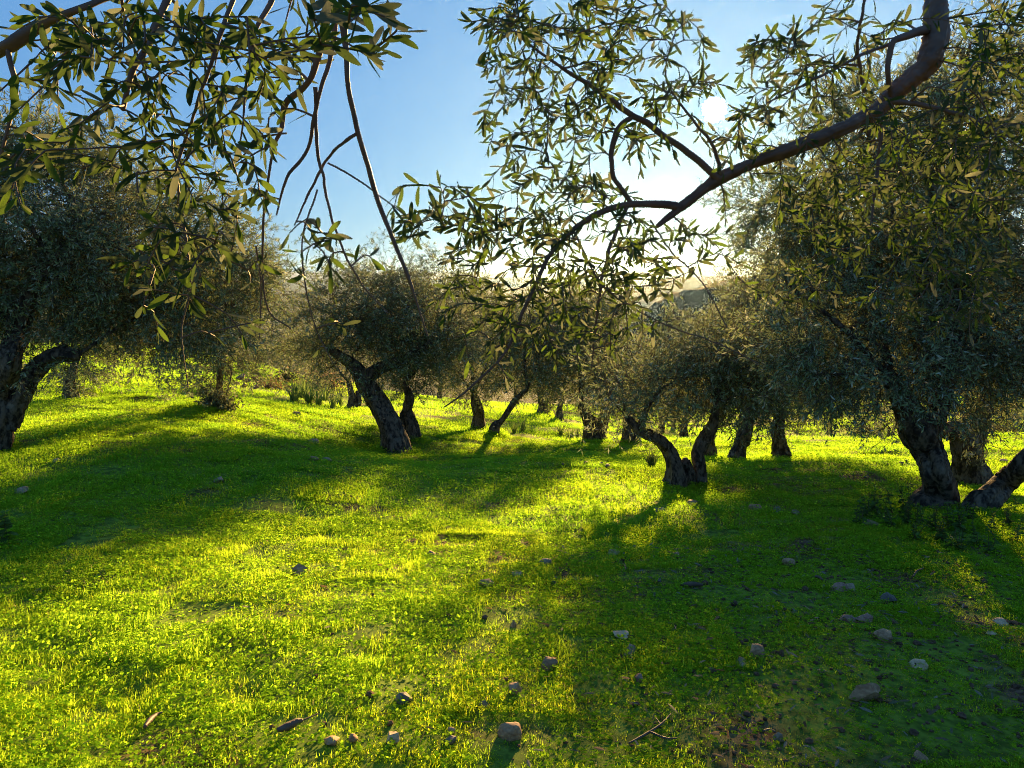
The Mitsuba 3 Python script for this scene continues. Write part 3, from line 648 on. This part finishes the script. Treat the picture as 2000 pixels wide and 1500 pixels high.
def grass_tile(size, n, hgt, wid, segs, clover, seed):
    r = np.random.default_rng(seed)
    V, Fc, Cc, o = [], [], [], 0
    nb = int(n * (1 - clover))
    p = np.column_stack([r.uniform(-.62, .62, (nb, 2)) * size, np.full(nb, -.012)])
    q = meshkit.fbm(np.column_stack([p[:, :2] / (.09 if segs == 2 else .2), np.full(nb, seed * 3.3)]), 2, seed)
    keep = q > .33
    p, q = p[keep], q[keep]
    nb = len(p)
    h = r.uniform(*hgt, nb) * (.35 + 1.4 * q) * np.where(r.random(nb) < .02, 1.5, 1)
    az, lean = r.uniform(0, 6.28, nb), np.abs(r.normal(.95, .5, nb))
    d = np.column_stack([np.cos(az), np.sin(az), az * 0])
    side = np.column_stack([-np.sin(az + r.normal(0, .5, nb)), np.cos(az + r.normal(0, .5, nb)), az * 0])
    w = r.uniform(*wid, nb)[:, None]
    mid = p + d * (h * np.sin(lean) * .4)[:, None] + [0, 0, 1] * (h * .58 * np.cos(lean * .6))[:, None]
    tip = p + d * (h * np.sin(np.minimum(lean * 1.5, 1.5)))[:, None] + [0, 0, 1] * (h * np.cos(np.minimum(lean * 1.2, 1.4)))[:, None]
    if segs == 2:
        v = np.stack([p - side * w / 2, p + side * w / 2, mid - side * w / 2.2, mid + side * w / 2.2, tip], 1)
        f = np.array([[0, 1, 3], [0, 3, 2], [2, 3, 4]])
    else:
        v = np.stack([p - side * w / 2, p + side * w / 2, tip], 1)
        f = np.array([[0, 1, 2]])
    c = GRASS[r.integers(0, len(GRASS), nb)] * r.uniform(.75, 1.25, (nb, 1)) * np.array([(1.06, 1, .9), (.82, .94, 1.1), (1.0, 1.02, 1.0), (.92, .97, 1.0)])[seed % 4]
    c = c * ([1, 1, 1] if segs == 2 else [.84, 1, 1])
    dead = r.random(nb) < .012
    c[dead] = np.array([.55, .46, .24]) * r.uniform(.7, 1.1, (dead.sum(), 1))
    V.append(v.reshape(-1, 3)); Fc.append((f[None] + (np.arange(nb) * v.shape[1])[:, None, None]).reshape(-1, 3)); Cc.append(np.repeat(c, v.shape[1], 0))
    o = len(V[0])
    nc = int(n * clover)
    if nc:
        cl = r.uniform(-.5, .5, (nc // 3, 2)) * size
        keep = meshkit.fbm(np.column_stack([cl / .2, np.full(len(cl), seed * 1.7)]), 2, seed + 9) > .45
        cl = cl[keep]
        z = r.uniform(.010, hgt[1] * .85, len(cl))
        tilt = r.normal(0, .35, (len(cl), 2))
        s = r.uniform(.005, .013, len(cl)) * (1 if segs == 2 else 1.5)
        vs = []
        for k in range(3):
            a = r.uniform(0, 6.28) + k * 2.09 + r.normal(0, .2, len(cl))
            e = np.column_stack([np.cos(a), np.sin(a), tilt[:, 0]])
            g = np.column_stack([-np.sin(a), np.cos(a), tilt[:, 1]])
            b0 = np.column_stack([cl, z])
            S = s[:, None]
            vs.append(np.stack([b0, b0 + e * S * .7 + g * S * .55, b0 + e * S * 1.15, b0 + e * S * .7 - g * S * .55], 1))
        v = np.concatenate(vs)
        f = np.array([[0, 3, 2], [0, 2, 1]])
        V.append(v.reshape(-1, 3)); Fc.append((f[None] + (np.arange(len(v)) * 4)[:, None, None]).reshape(-1, 3) + o)
        Cc.append(np.repeat(np.array([[.33, .56, .028]]) * r.uniform(.75, 1.25, (len(v), 1)), 4, 0))
    return mesh(np.vstack(V), np.vstack(Fc)), np.vstack(Cc)


ZONES = [  # near and far limit, tile size, blades per tile, height, width, segments, clover share, variants of each density
    (1.2, 6.0, .4, 8000, (.016, .042), (.0020, .0038), 2, .26, 3),
    (6.0, 14.0, .5, 4400, (.024, .058), (.0045, .008), 1, .2, 3),
    (14.0, 48.0, 2.0, 9000, (.04, .085), (.009, .018), 1, 0, 3)]
DENS = (1.0, .6, .28)
for zi, (y0, y1, size, n, hgt, wid, segs, clover, nv) in enumerate(ZONES):
    for li, de in enumerate(DENS):
        for k in range(nv):
            m, c = grass_tile(size, int(n * de), (hgt[0] * (.6 + .4 * de), hgt[1] * (.6 + .4 * de)), wid, segs, clover, zi * 30 + li * 10 + k + 1)
            scene[f'grass_tile_{zi}_{li}_{k}'] = {'type': 'shapegroup', 'blades': mikit.ply(m, 'grass_material', color=c)}
BARE = [(480, 990, .35), (580, 1065, .3), (165, 1052, .35), (1310, 1010, .35), (1450, 988, .3), (1400, 1455, .25), (1480, 1420, .3), (1560, 1310, .25), (1720, 1320, .3), (1600, 1430, .3), (1850, 1430, .3), (920, 1468, .1), (1330, 1330, .2), (190, 920, .4), (1650, 1480, .3), (1800, 1380, .3), (1950, 1330, .3), (1500, 1360, .22)]


def on_ground(px, py):
    """The terrain point that the photograph shows at this pixel."""
    d = ray(px, py)
    s = np.linspace(1.0, 60, 6000)
    P = EYE + d * s[:, None]
    i = int(np.argmax(P[:, 2] < height(P[:, 0], P[:, 1])))
    return P[i]


BP = np.array([on_ground(a, b_)[:2] for a, b_, _ in BARE])
BR = np.array([r_ for _, _, r_ in BARE])
def mi_smooth(a, b, x):
    t = min(max((x - a) / (b - a), 0), 1)
    return t * t * (3 - 2 * t)


k = 0
for zi, (y0, y1, size, n, hgt, wid, segs, clover, nv) in enumerate(ZONES):
    for y in np.arange(y0 + size / 2, y1, size):
        xm = .70 * y + 1.0
        for x in np.arange(-math.ceil(xm / size) * size, xm + size, size):
            h0 = float(height(x, y)); e = size * .4
            sx, sy = float(height(x + e, y) - height(x - e, y)) / (2 * e), float(height(x, y + e) - height(x, y - e)) / (2 * e)
            R = np.array([[1, 0, 0], [0, 1, 0], [sx, sy, 1.0]])
            a = rng.integers(0, 4) * math.pi / 2
            Z = np.array([[math.cos(a), -math.sin(a), 0], [math.sin(a), math.cos(a), 0], [0, 0, 1]])
            hs = .5 + 1.05 * float(meshkit.fbm(np.array([x * .55, y * .55, 3.0]), 2, 4))
            M = np.eye(4)
            M[:3, :3] = R @ Z @ np.diag([1, 1, hs]); M[:3, 3] = (x, y, h0)
            thin = np.clip(1.25 - np.hypot(BP[:, 0] - x, BP[:, 1] - y) / np.maximum(BR, size * .3), 0, 1).max()
            worn = float(mi_smooth(.25, 1.1, x - .12 * (y - 2.4)) * mi_smooth(4.4, 3.2, y))
            q = thin + worn * .62 + (1.6 if zi == 0 else .7) * (float(meshkit.fbm(np.array([x * 1.3, y * 1.3, 9.0]), 2, 6)) - .5) + rng.normal(0, .12)
            copy(f'grass__{k:04d}', f'grass_tile_{zi}_{0 if q < .3 else 1 if q < .68 or (zi and thin < .5) else 2}_{rng.integers(0, nv)}', M)
            k += 1
for t in TREES:  # longer grass round the feet of the trunks
    if t['Y'] > 17: continue
    px, py, w = t['stems'][0][0]
    q = at(px, py, t['Y'])
    rad = w / F * t['Y'] * .5
    for a in np.arange(0, 6.28, 1.05):
        x, y = q[0] + math.cos(a) * rad, q[1] + math.sin(a) * rad * .8
        M = np.eye(4)
        a = rng.uniform(0, 6.28)
        M[:3, :3] = np.array([[math.cos(a) * .5, -math.sin(a) * .5, 0], [math.sin(a) * .5, math.cos(a) * .5, 0], [0, 0, rng.uniform(1.3, 2.3)]])
        M[:3, 3] = (x, y, float(height(x, y)))
        copy(f'grass__{k:04d}', f'grass_tile_0_1_{rng.integers(0, 3)}' if t['Y'] < 9 else f'grass_tile_1_1_{rng.integers(0, 3)}', M)
        k += 1
labels['grass'] = {'label': 'short bright green grass and clover covering the grove', 'kind': 'stuff'}
print('grass tiles', k)

# ---------------------------------------------------------------- stones
def stone_mesh(sx, sy, sz, seed, angular):
    r = np.random.default_rng(seed)
    p = unit(r.normal(size=(13 if angular else 24, 3))) * r.uniform(.75, 1.05, (13 if angular else 24, 1))
    m = trimesh.convex.convex_hull(p)
    m = m.subdivide().subdivide()
    if not angular:
        m = trimesh.smoothing.filter_laplacian(m, iterations=1)
    v = m.vertices
    v = v * (1 + (meshkit.fbm(v * 2.2 + seed, 3, seed) - .5)[:, None] * .34)
    return mesh(v * [sx, sy, sz], m.faces)


STONES = [  # x, y, width, aspect of height, material, angular, label
    (1690, 1352, 56, .72, 'brown_stone', 1, 'largest brown angular stone, lying in the shade at lower right'),
    (1795, 1299, 30, .6, 'pale_stone', 0, 'small pale tan stone beyond the largest angular stone'),
    (1728, 1242, 38, .6, 'brown_stone', 1, 'faceted pinkish brown stone in shade beyond the largest angular stone'),
    (1733, 1168, 28, .55, 'dark_stone', 1, 'dark slate-blue stone by itself in the shaded grass'),
    (1640, 1147, 30, .5, 'red_stone', 0, 'reddish stone of the touching pair before the gnarled trunk'),
    (1662, 1148, 28, .5, 'grey_stone', 0, 'greenish grey stone of the touching pair before the gnarled trunk'),
    (1478, 1273, 34, .85, 'brown_stone', 0, 'round brown stone resting against a smaller grey one'),
    (1453, 1295, 28, .75, 'grey_stone', 0, 'smaller round grey stone resting against a brown one'),
    (1213, 1239, 38, .35, 'pale_stone', 1, 'flat whitish stone like a bone at the edge of the shadow'),
    (1231, 1271, 34, .65, 'grey_stone', 1, 'blocky grey stone just in front of the flat whitish one'),
    (1250, 1323, 26, .7, 'red_stone', 0, 'dull reddish brown stone below the blocky grey one'),
    (1520, 1441, 22, .9, 'grey_stone', 1, 'cone-shaped grey stone at the bottom of the shaded ground'),
    (1800, 1482, 30, .65, 'brown_stone', 0, 'half-buried light brown stone at the bottom edge on the right'),
    (1000, 1427, 48, .72, 'brown_stone', 0, 'big rounded brown stone in the sunny grass near the bottom'),
    (1005, 1346, 26, .8, 'brown_stone', 0, 'egg-sized brown stone in sunny grass above the big rounded one'),
    (945, 1379, 16, 1.2, 'dark_stone', 1, 'narrow dark stone standing upright in sunny grass'),
    (785, 1364, 34, .55, 'dark_stone', 0, 'wide dark stone with a notch in the bright grass'),
    (768, 1441, 28, .85, 'pale_stone', 1, 'tan stone with a lit right face near the bottom'),
    (690, 1444, 17, .9, 'brown_stone', 0, 'small brown stone left of the tan one'),
    (648, 1448, 28, .35, 'brown_stone', 0, 'low flat stone left of the small brown one at the bottom'),
    (882, 1429, 18, .8, 'brown_stone', 0, 'upper of two small stones close together at the bottom'),
    (881, 1446, 20, .7, 'dark_stone', 0, 'lower and darker of two small stones close together at the bottom'),
    (1073, 1298, 32, .8, 'brown_stone', 0, 'knobbly brown stone in the sun near the shadow edge'),
    (1004, 1219, 18, .9, 'brown_stone', 1, 'small pointed stone alone in the sunny grass'),
    (587, 1114, 32, .75, 'brown_stone', 1, 'wedge-shaped stone at the upper edge of the sunlit foreground'),
    (843, 1081, 20, .8, 'grey_stone', 1, 'grey stone on the sunny strip between two shadows'),
    (1065, 1098, 30, .6, 'grey_stone', 0, 'grey-brown stone in half shade, farther of the row of three'),
    (1010, 1119, 22, .5, 'pale_stone', 0, 'pale flat stone, middle of the row of three in half shade'),
    (950, 1139, 30, .55, 'grey_stone', 1, 'grey stone with a ridged top, nearest of the row of three'),
    (1081, 1140, 13, 1.0, 'dark_stone', 1, 'tiny dark upright stone in sunny grass'),
    (1322, 1084, 15, .8, 'brown_stone', 0, 'tiny brown stone in the sunlit strip before the bow-shaped trunk'),
    (1200, 1079, 26, .4, 'pale_stone', 0, 'pale low stone in the bright strip, centre right'),
    (1290, 1134, 14, 1.3, 'dark_stone', 1, 'thin dark stone poking up at the shadow corner'),
    (1540, 1099, 28, .65, 'brown_stone', 0, 'rounded stone in half shade in front of the plain upright trunk'),
    (43, 959, 30, .5, 'grey_stone', 1, 'pale grey stone in shade at the far left'),
    (428, 938, 20, .75, 'grey_stone', 1, 'lone grey stone in the broad shadow on the left'),
    (612, 896, 22, .55, 'brown_stone', 0, 'tan stone on the sunny strip left of the curving trunk'),
    (637, 898, 20, .5, 'grey_stone', 0, 'grey stone touching the sunny strip left of the curving trunk'),
    (612, 862, 24, .45, 'grey_stone', 0, 'low grey stone lit from behind, farther up the left slope'),
    (580, 808, 18, .6, 'grey_stone', 0, 'grey stone in the shade below the strappy plants'),
    (110, 899, 12, .6, 'pale_stone', 0, 'very small pale stone on the left shade line'),
    (1353, 981, 24, .6, 'brown_stone', 0, 'round stone just in front of the thin twisted trunk'),
    (1475, 991, 28, .55, 'brown_stone', 0, 'larger of the two brown stones on bare soil right of the twisted trunk'),
    (1520, 998, 24, .7, 'dark_stone', 0, 'darker of the two stones on bare soil right of the twisted trunk'),
    (1553, 1002, 15, .7, 'grey_stone', 0, 'small grey stone at the end of the bare soil'),
    (1290, 996, 22, .5, 'grey_stone', 1, 'slab-like stone beside the bare patch before the stump'),
    (1700, 1022, 34, .3, 'grey_stone', 0, 'long low stone among the weeds left of the gnarled trunk'),
    (1955, 1216, 24, .45, 'pale_stone', 0, 'pale stone in deep shade near the right edge'),
    (1935, 1238, 20, .25, 'pale_stone', 1, 'thin pale chip just below the pale stone at the right edge'),
    (1657, 1209, 28, .45, 'red_stone', 1, 'left one of two flat reddish-brown bark-like stones in shade'),
    (1690, 1208, 34, .5, 'red_stone', 1, 'right one of two flat reddish-brown bark-like stones in shade')]
for i, (px, py, w, asp, mat, ang, lab) in enumerate(STONES):
    g = on_ground(px, py + w * asp * .35)
    s = w / F * np.linalg.norm(g - EYE) / 2 * 1.15
    m = stone_mesh(s, s * (.75 + .3 * ((i * 37) % 10) / 10), s * asp * 1.15, i, ang)
    m.apply_transform(trimesh.transformations.rotation_matrix(i * 1.7 if asp > .6 else (i % 3 - 1) * .4, [0, 0, 1]))
    m.apply_translation([g[0], g[1], height(g[0], g[1]) + s * asp * .28 + .004])
    add(thing('stone', lab, 'stone', 'loose stones on the grass'), m, mat, smooth=28 if ang else 60)
for i, (px, py, w) in enumerate([(1144, 908, 12), (1174, 909, 12), (1186, 914, 14), (1183, 906, 8), (1100, 909, 8), (1735, 910, 8), (1760, 908, 10), (1690, 935, 8), (1960, 905, 14), (1770, 903, 9)]):
    g = on_ground(px, py)
    s = w / F * np.linalg.norm(g - EYE) / 2
    m = stone_mesh(s, s, s * .8, 200 + i, i % 2)
    m.apply_translation([g[0], g[1], height(g[0], g[1]) + s * .5])
    add(thing('stone', ['small dark stone left of the cluster of three on the open centre field', 'left stone of the small dark cluster of three on the open centre field', 'front stone of the small dark cluster of three on the open centre field', 'back and smallest stone of the dark cluster on the open centre field', 'tiny stone on the open centre field, farthest left of the dark cluster', 'tiny dark stone left of the gnarled trunk on the sunny field', 'small dark stone close against the gnarled trunk on the sunny field', 'tiny stone on the sunny field where the shade of the plain trunk ends', 'dark stone on the sunny field right of the arched trunk', 'tiny dark stone behind the gnarled trunk on the sunny field'][i], 'stone', 'small far stones on the sunny field'), m, 'dark_stone', smooth=50)
for i, (px, py, w) in enumerate([(470, 742, 22), (484, 748, 20), (498, 745, 18), (478, 756, 16), (510, 752, 22), (566, 770, 14), (500, 760, 16), (462, 752, 14)]):
    g = on_ground(px, py)
    s = w / F * np.linalg.norm(g - EYE) / 2
    m = stone_mesh(s, s * .9, s * .8, 300 + i, 1)
    m.apply_translation([g[0], g[1], height(g[0], g[1]) + s * .4])
    add(thing('stone', 'reddish stone in the heap beside the weeping olive tree', 'stone', 'heap of reddish stones'), m, 'red_stone', smooth=28)

# ---------------------------------------------------------------- fallen wood and litter
def fallen(name, label, cat, lines, lift=.012):
    key = thing(name, label, cat)
    for j, ln in enumerate(lines):
        P = []
        for px, py, w in ln:
            g = on_ground(px, py)
            P.append([g[0], g[1], height(g[0], g[1]) + lift])
        s = np.linalg.norm(np.array(P[0]) - EYE) / F / 2
        n = 6 * len(P)
        ms = tube(spline(P, n), np.maximum(spline(np.array([w for _, _, w in ln])[:, None] * [s, s, s], n)[:, 0], .001), 8, gnarl=.3, seed=j)
        add(key + ('__stem' if j == 0 else '__side_twig'), ms, 'twig_bark', smooth=True)


fallen('fallen_branch', 'forked dead branch lying in the shade near the bottom, right of centre', 'branch', [[(1228, 1466, 3.5), (1262, 1446, 5), (1290, 1428, 4), (1310, 1408, 2.5)], [(1270, 1444, 4), (1300, 1456, 4), (1322, 1455, 2)], [(1290, 1428, 3), (1280, 1415, 2)]], .025)
fallen('fallen_branch', 'dark rotting piece of wood in the sunny grass at the bottom', 'branch', [[(542, 1444, 8), (560, 1436, 14), (580, 1428, 12), (592, 1422, 5)], [(592, 1422, 3), (622, 1410, 2)]], .03)
fallen('fallen_branch', 'bent dead stick in the bright grass toward the lower left', 'branch', [[(284, 1440, 6), (294, 1425, 9), (306, 1414, 6), (318, 1410, 3)]], .035)
fallen('fallen_branch', 'thin pale stick beside the cone-shaped grey stone', 'branch', [[(1490, 1440, 3), (1502, 1436, 5), (1514, 1441, 4)]], .02)
fallen('fallen_branch', 'flat dark strip of bark in the middle shade', 'branch', [[(1330, 1150, 6), (1350, 1148, 10), (1372, 1149, 6)]], .02)
fallen('fallen_branch', 'pale twig stuck in the shaded grass before the gnarled trunk', 'branch', [[(1783, 1138, 3), (1790, 1128, 3), (1802, 1122, 2)]], .04)
fallen('fallen_branch', 'short white stick next to the touching pair of stones', 'branch', [[(1592, 1135, 5), (1600, 1138, 5), (1606, 1142, 3)]], .03)
r = np.random.default_rng(5)
n = 2600
gx_, gy_ = r.uniform(-1.5, 3.4, n), r.uniform(2.0, 5.4, n)
keep_ = r.random(n) < np.clip(.18 + .8 * (gx_ - .1) / .7, .1, 1)
gx_, gy_ = gx_[keep_], gy_[keep_]
n = len(gx_)
P = np.column_stack([gx_, gy_, height(gx_, gy_) + r.uniform(.008, .035, n)])
v, f = leaf_flat(0)
M = mats(frames(np.column_stack([r.normal(size=(n, 2)), r.normal(0, .18, n)]), r.normal(0, .6, n)), P, r.uniform(.03, .055, n))
V, Fc = scatter((v, f), M)
scene['leaf_litter'] = mikit.ply(mesh(V, Fc), 'leaf_material', color=np.repeat(np.array([[.20, .16, .11], [.26, .25, .20], [.12, .085, .055], [.16, .17, .11]])[r.integers(0, 4, n)], len(v), 0))
labels['leaf_litter'] = {'label': 'dry grey and brown olive leaves scattered on the shaded soil at lower right', 'kind': 'stuff'}

n = 5200
cx_, cy_ = r.uniform(-2.2, 3.6, n), r.uniform(1.9, 5.2, n)
keep_ = r.random(n) < np.clip(.12 + .85 * (cx_ - .1) / .7, .08, 1)
cx_, cy_ = cx_[keep_], cy_[keep_]
n = len(cx_)
cs_ = r.gamma(2.0, .0028, n) + .003
P = np.column_stack([cx_, cy_, height(cx_, cy_) + cs_ * .3])
oc = trimesh.creation.icosahedron()
M = mats(frames(r.normal(size=(n, 3)), r.uniform(0, 6.28, n)), P, cs_)
M[:, :3, :3] = np.diag([1, 1, .7]) @ M[:, :3, :3]
V, Fc = scatter((np.array(oc.vertices) * r.uniform(.75, 1.2, (12, 1)), np.array(oc.faces)), M)
scene['soil_crumbs'] = mikit.ply(mesh(V, Fc), 'red_soil')
labels['soil_crumbs'] = {'label': 'crumbs of brown soil and grit between the grass at lower right', 'kind': 'stuff'}

ORD = ['first', 'second', 'third', 'fourth', 'fifth', 'sixth', 'seventh', 'eighth', 'ninth', 'tenth']


def nth(xs, i): return ORD[sorted(range(len(xs)), key=lambda k: xs[k]).index(i)]


# ---------------------------------------------------------------- weeds, strappy plants, shrubs
def strap_plant(px, py, hpx, n, lab, group, seed, col=(.22, .32, .09)):
    g = on_ground(px, py)
    r = np.random.default_rng(seed)
    H = hpx / F * np.linalg.norm(g - EYE)
    V, Fc = [], []
    for k in range(n):
        a, lean = r.uniform(0, 6.28), abs(r.normal(.35, .25))
        d = np.array([math.cos(a), math.sin(a), 0])
        s = np.array([-d[1], d[0], 0])
        w, h = H * r.uniform(.025, .045), H * r.uniform(.7, 1.15)
        o = np.array([g[0], g[1], height(g[0], g[1]) - .02]) + d * H * r.uniform(0, .16)
        for t in (0, .35, .7, 1.0):
            c = o + d * h * math.sin(lean) * t ** 1.6 + np.array([0, 0, h * (t - .35 * lean * t * t)])
            ww = w * (1 - t ** 2) + .001
            V += [c - s * ww, c + s * ww]
        b0 = 8 * k
        for q in (0, 2, 4):
            Fc += [[b0 + q, b0 + q + 1, b0 + q + 3], [b0 + q, b0 + q + 3, b0 + q + 2]]
    key = thing('strappy_plant', lab, 'plant', group)
    scene[key + '__foliage'] = mikit.ply(mesh(V, Fc), 'crown_material', color=np.repeat(np.array([col]) * r.uniform(.7, 1.3, (n, 1)), 8, 0))


CLUMP = [(575, 785, 46), (590, 778, 42), (605, 792, 46), (622, 795, 44), (634, 782, 40), (650, 795, 36), (596, 765, 36), (664, 795, 34)]
for i, (px, py, h) in enumerate(CLUMP):
    strap_plant(px, py, h, 34, f'tall strap-leaved plant, {nth([c[0] for c in CLUMP], i)} from the left in the clump by the holed trunk', 'strap-leaved clump on the left', 400 + i)
for i, (px, py, h) in enumerate([(718, 792, 26), (765, 786, 28), (776, 780, 22)]):
    strap_plant(px, py, h, 22, f'small strap-leaved plant, {nth([718, 765, 776], i)} from the left of three around the curving trunk', 'small strap-leaved plants', 420 + i)
for i, (px, py, h) in enumerate([(1004, 846, 28), (1020, 842, 30), (1095, 852, 26), (1113, 860, 34), (1128, 856, 26)]):
    strap_plant(px, py, h, 30, f'strap-leaved plant in the sun, {nth([1004, 1020, 1095, 1113, 1128], i)} from the left before the wide V fork', 'strap-leaved plants by the V fork', 430 + i)
strap_plant(1272, 915, 40, 60, 'dense dark tuft just left of the bow-shaped trunk', None, 440, (.09, .14, .04))


def weed(px, py, hpx, lab, group, seed, big=1.0):
    g = on_ground(px, py)
    r = np.random.default_rng(seed)
    H = hpx / F * np.linalg.norm(g - EYE)
    o = np.array([g[0], g[1], height(g[0], g[1]) - .02])
    key = thing('weed', lab, 'plant', group)
    stems, LM = [], []
    for k in range(r.integers(2, 5)):
        e = o + np.array([r.normal(0, .12), r.normal(0, .12), r.uniform(.7, 1.1)]) * H
        s = spline([o + r.normal(0, .02, 3) * [1, 1, 0], (o + e) / 2 + r.normal(0, .02, 3), e], 7)
        stems.append(tube(s, np.linspace(.003, .0012, 7), 4))
        m = int(H / .022)
        t = np.linspace(.15, 1, m)
        p = np.array([s[min(int(q * 6), 5)] + (s[min(int(q * 6), 5) + 1] - s[min(int(q * 6), 5)]) * (q * 6 - min(int(q * 6), 5)) for q in t])
        p = np.repeat(p, 2, 0)
        a = np.repeat(np.arange(m) * 1.57, 2) + np.tile([0, math.pi], m) + r.normal(0, .3, 2 * m)
        d = np.column_stack([np.cos(a), np.sin(a), r.normal(.1, .35, 2 * m)])
        LM.append(mats(frames(d, r.normal(0, .5, 2 * m)), p, .05 * big * np.repeat(1.2 - .75 * t, 2) * r.uniform(.8, 1.2, 2 * m)))
    add(key + '__stem', join(stems), 'twig_bark', smooth=True)
    v, f = leaf_flat(0)
    V, Fc = scatter((v * [1, 2.6, 1], f), np.concatenate(LM))
    n = len(V) // len(v)
    scene[key + '__foliage'] = mikit.ply(mesh(V, Fc), 'crown_material', color=np.repeat(np.array([[.075, .13, .03]]) * r.uniform(.7, 1.4, (n, 1)), len(v), 0))


r = np.random.default_rng(77)
WEEDS = [(1690, 1010, 46), (1705, 1000, 48), (1722, 1012, 40), (1745, 1005, 50), (1764, 1006, 56), (1680, 1025, 34), (1735, 1030, 40), (1770, 1030, 44), (1800, 1025, 46), (1820, 1038, 50), (1850, 1030, 56), (1875, 1040, 52), (1895, 1020, 46), (1840, 1060, 46), (1790, 1055, 40), (1900, 1060, 48), (1940, 1040, 46), (1970, 1030, 44), (1990, 1060, 50), (1870, 1075, 44), (1930, 1080, 46), (1980, 1000, 34)]
for i, (px, py, h) in enumerate(WEEDS):
    weed(px, py, h, 'nettle-like weed in the dark patch around the foot of the gnarled trunk', 'weeds around the gnarled trunk', 500 + i)
weed(12, 1062, 62, 'broad-leaved weed at the very left edge, half in the sun', None, 530, 1.5)
for i, (px, py, h) in enumerate([(130, 1140, 26), (165, 1150, 24), (105, 1160, 24), (200, 1135, 24), (75, 1165, 22)]):
    weed(px, py, h, f'low leafy weed, {nth([130, 165, 105, 200, 75], i)} from the left in the dark green clump at lower left', 'low weeds at lower left', 540 + i, .7)


def shrub(name, px, py, rx, ry, n, Y, lab, col, group=None):
    g = on_ground(px, py)
    r = np.random.default_rng(int(px))
    sc = np.linalg.norm(g - EYE) / F
    key = thing(name, lab, 'shrub', group)
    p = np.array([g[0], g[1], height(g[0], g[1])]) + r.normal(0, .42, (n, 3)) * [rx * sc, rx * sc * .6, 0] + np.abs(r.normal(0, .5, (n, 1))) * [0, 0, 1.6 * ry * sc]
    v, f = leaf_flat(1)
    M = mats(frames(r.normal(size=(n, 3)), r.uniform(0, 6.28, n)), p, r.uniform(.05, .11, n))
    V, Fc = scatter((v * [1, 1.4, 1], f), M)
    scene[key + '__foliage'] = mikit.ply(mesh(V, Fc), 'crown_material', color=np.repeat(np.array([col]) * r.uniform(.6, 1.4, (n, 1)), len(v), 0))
    labels[key + '__foliage'] = {'kind': 'stuff'}
    st = [tube(spline([np.array([g[0], g[1], height(g[0], g[1])]) + r.normal(0, .2, 3) * [rx * sc, 0, 0], g + r.normal(0, .35, 3) * [rx * sc, rx * sc * .5, 0] + [0, 0, ry * sc * r.uniform(.6, 1.3)]], 4), [.01, .008, .005, .003], 4) for _ in range(14)]
    add(key + '__stem', join(st), 'twig_bark')


shrub('dry_shrub', 628, 758, 62, 22, 2600, 26, 'straw-coloured dry thicket behind the strap-leaved clump', (.34, .27, .16))
shrub('dry_shrub', 530, 762, 34, 14, 700, 24, 'sparse dry brush between the stone heap and the strap-leaved clump', (.22, .17, .09))
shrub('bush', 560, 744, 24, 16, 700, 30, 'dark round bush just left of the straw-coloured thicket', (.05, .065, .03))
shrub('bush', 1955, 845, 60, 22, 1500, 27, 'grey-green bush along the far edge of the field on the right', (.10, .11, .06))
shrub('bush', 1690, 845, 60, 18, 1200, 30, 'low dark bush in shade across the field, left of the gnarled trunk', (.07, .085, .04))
shrub('bush', 425, 800, 40, 20, 900, 14, 'pale suckers sprouting at the foot of the weeping tree', (.14, .16, .09))

# ---------------------------------------------------------------- haze
if HAZE:
    scene['haze_air'] = {'type': 'homogeneous', 'albedo': {'type': 'rgb', 'value': [.95, .96, .97]}, 'sigma_t': {'type': 'rgb', 'value': list(HAZE)}, 'phase': {'type': 'hg', 'g': .78}}
    scene['camera']['medium'] = {'type': 'ref', 'id': 'haze_air'}
    scene['haze'] = {'type': 'cube', 'to_world': T().translate([0, 6300, -20]).scale([12500, 6700, 165]), 'bsdf': {'type': 'null'}, 'interior': {'type': 'ref', 'id': 'haze_air'}}
    labels['haze'] = {'label': 'thin sunlit haze in the air', 'kind': 'stuff'}
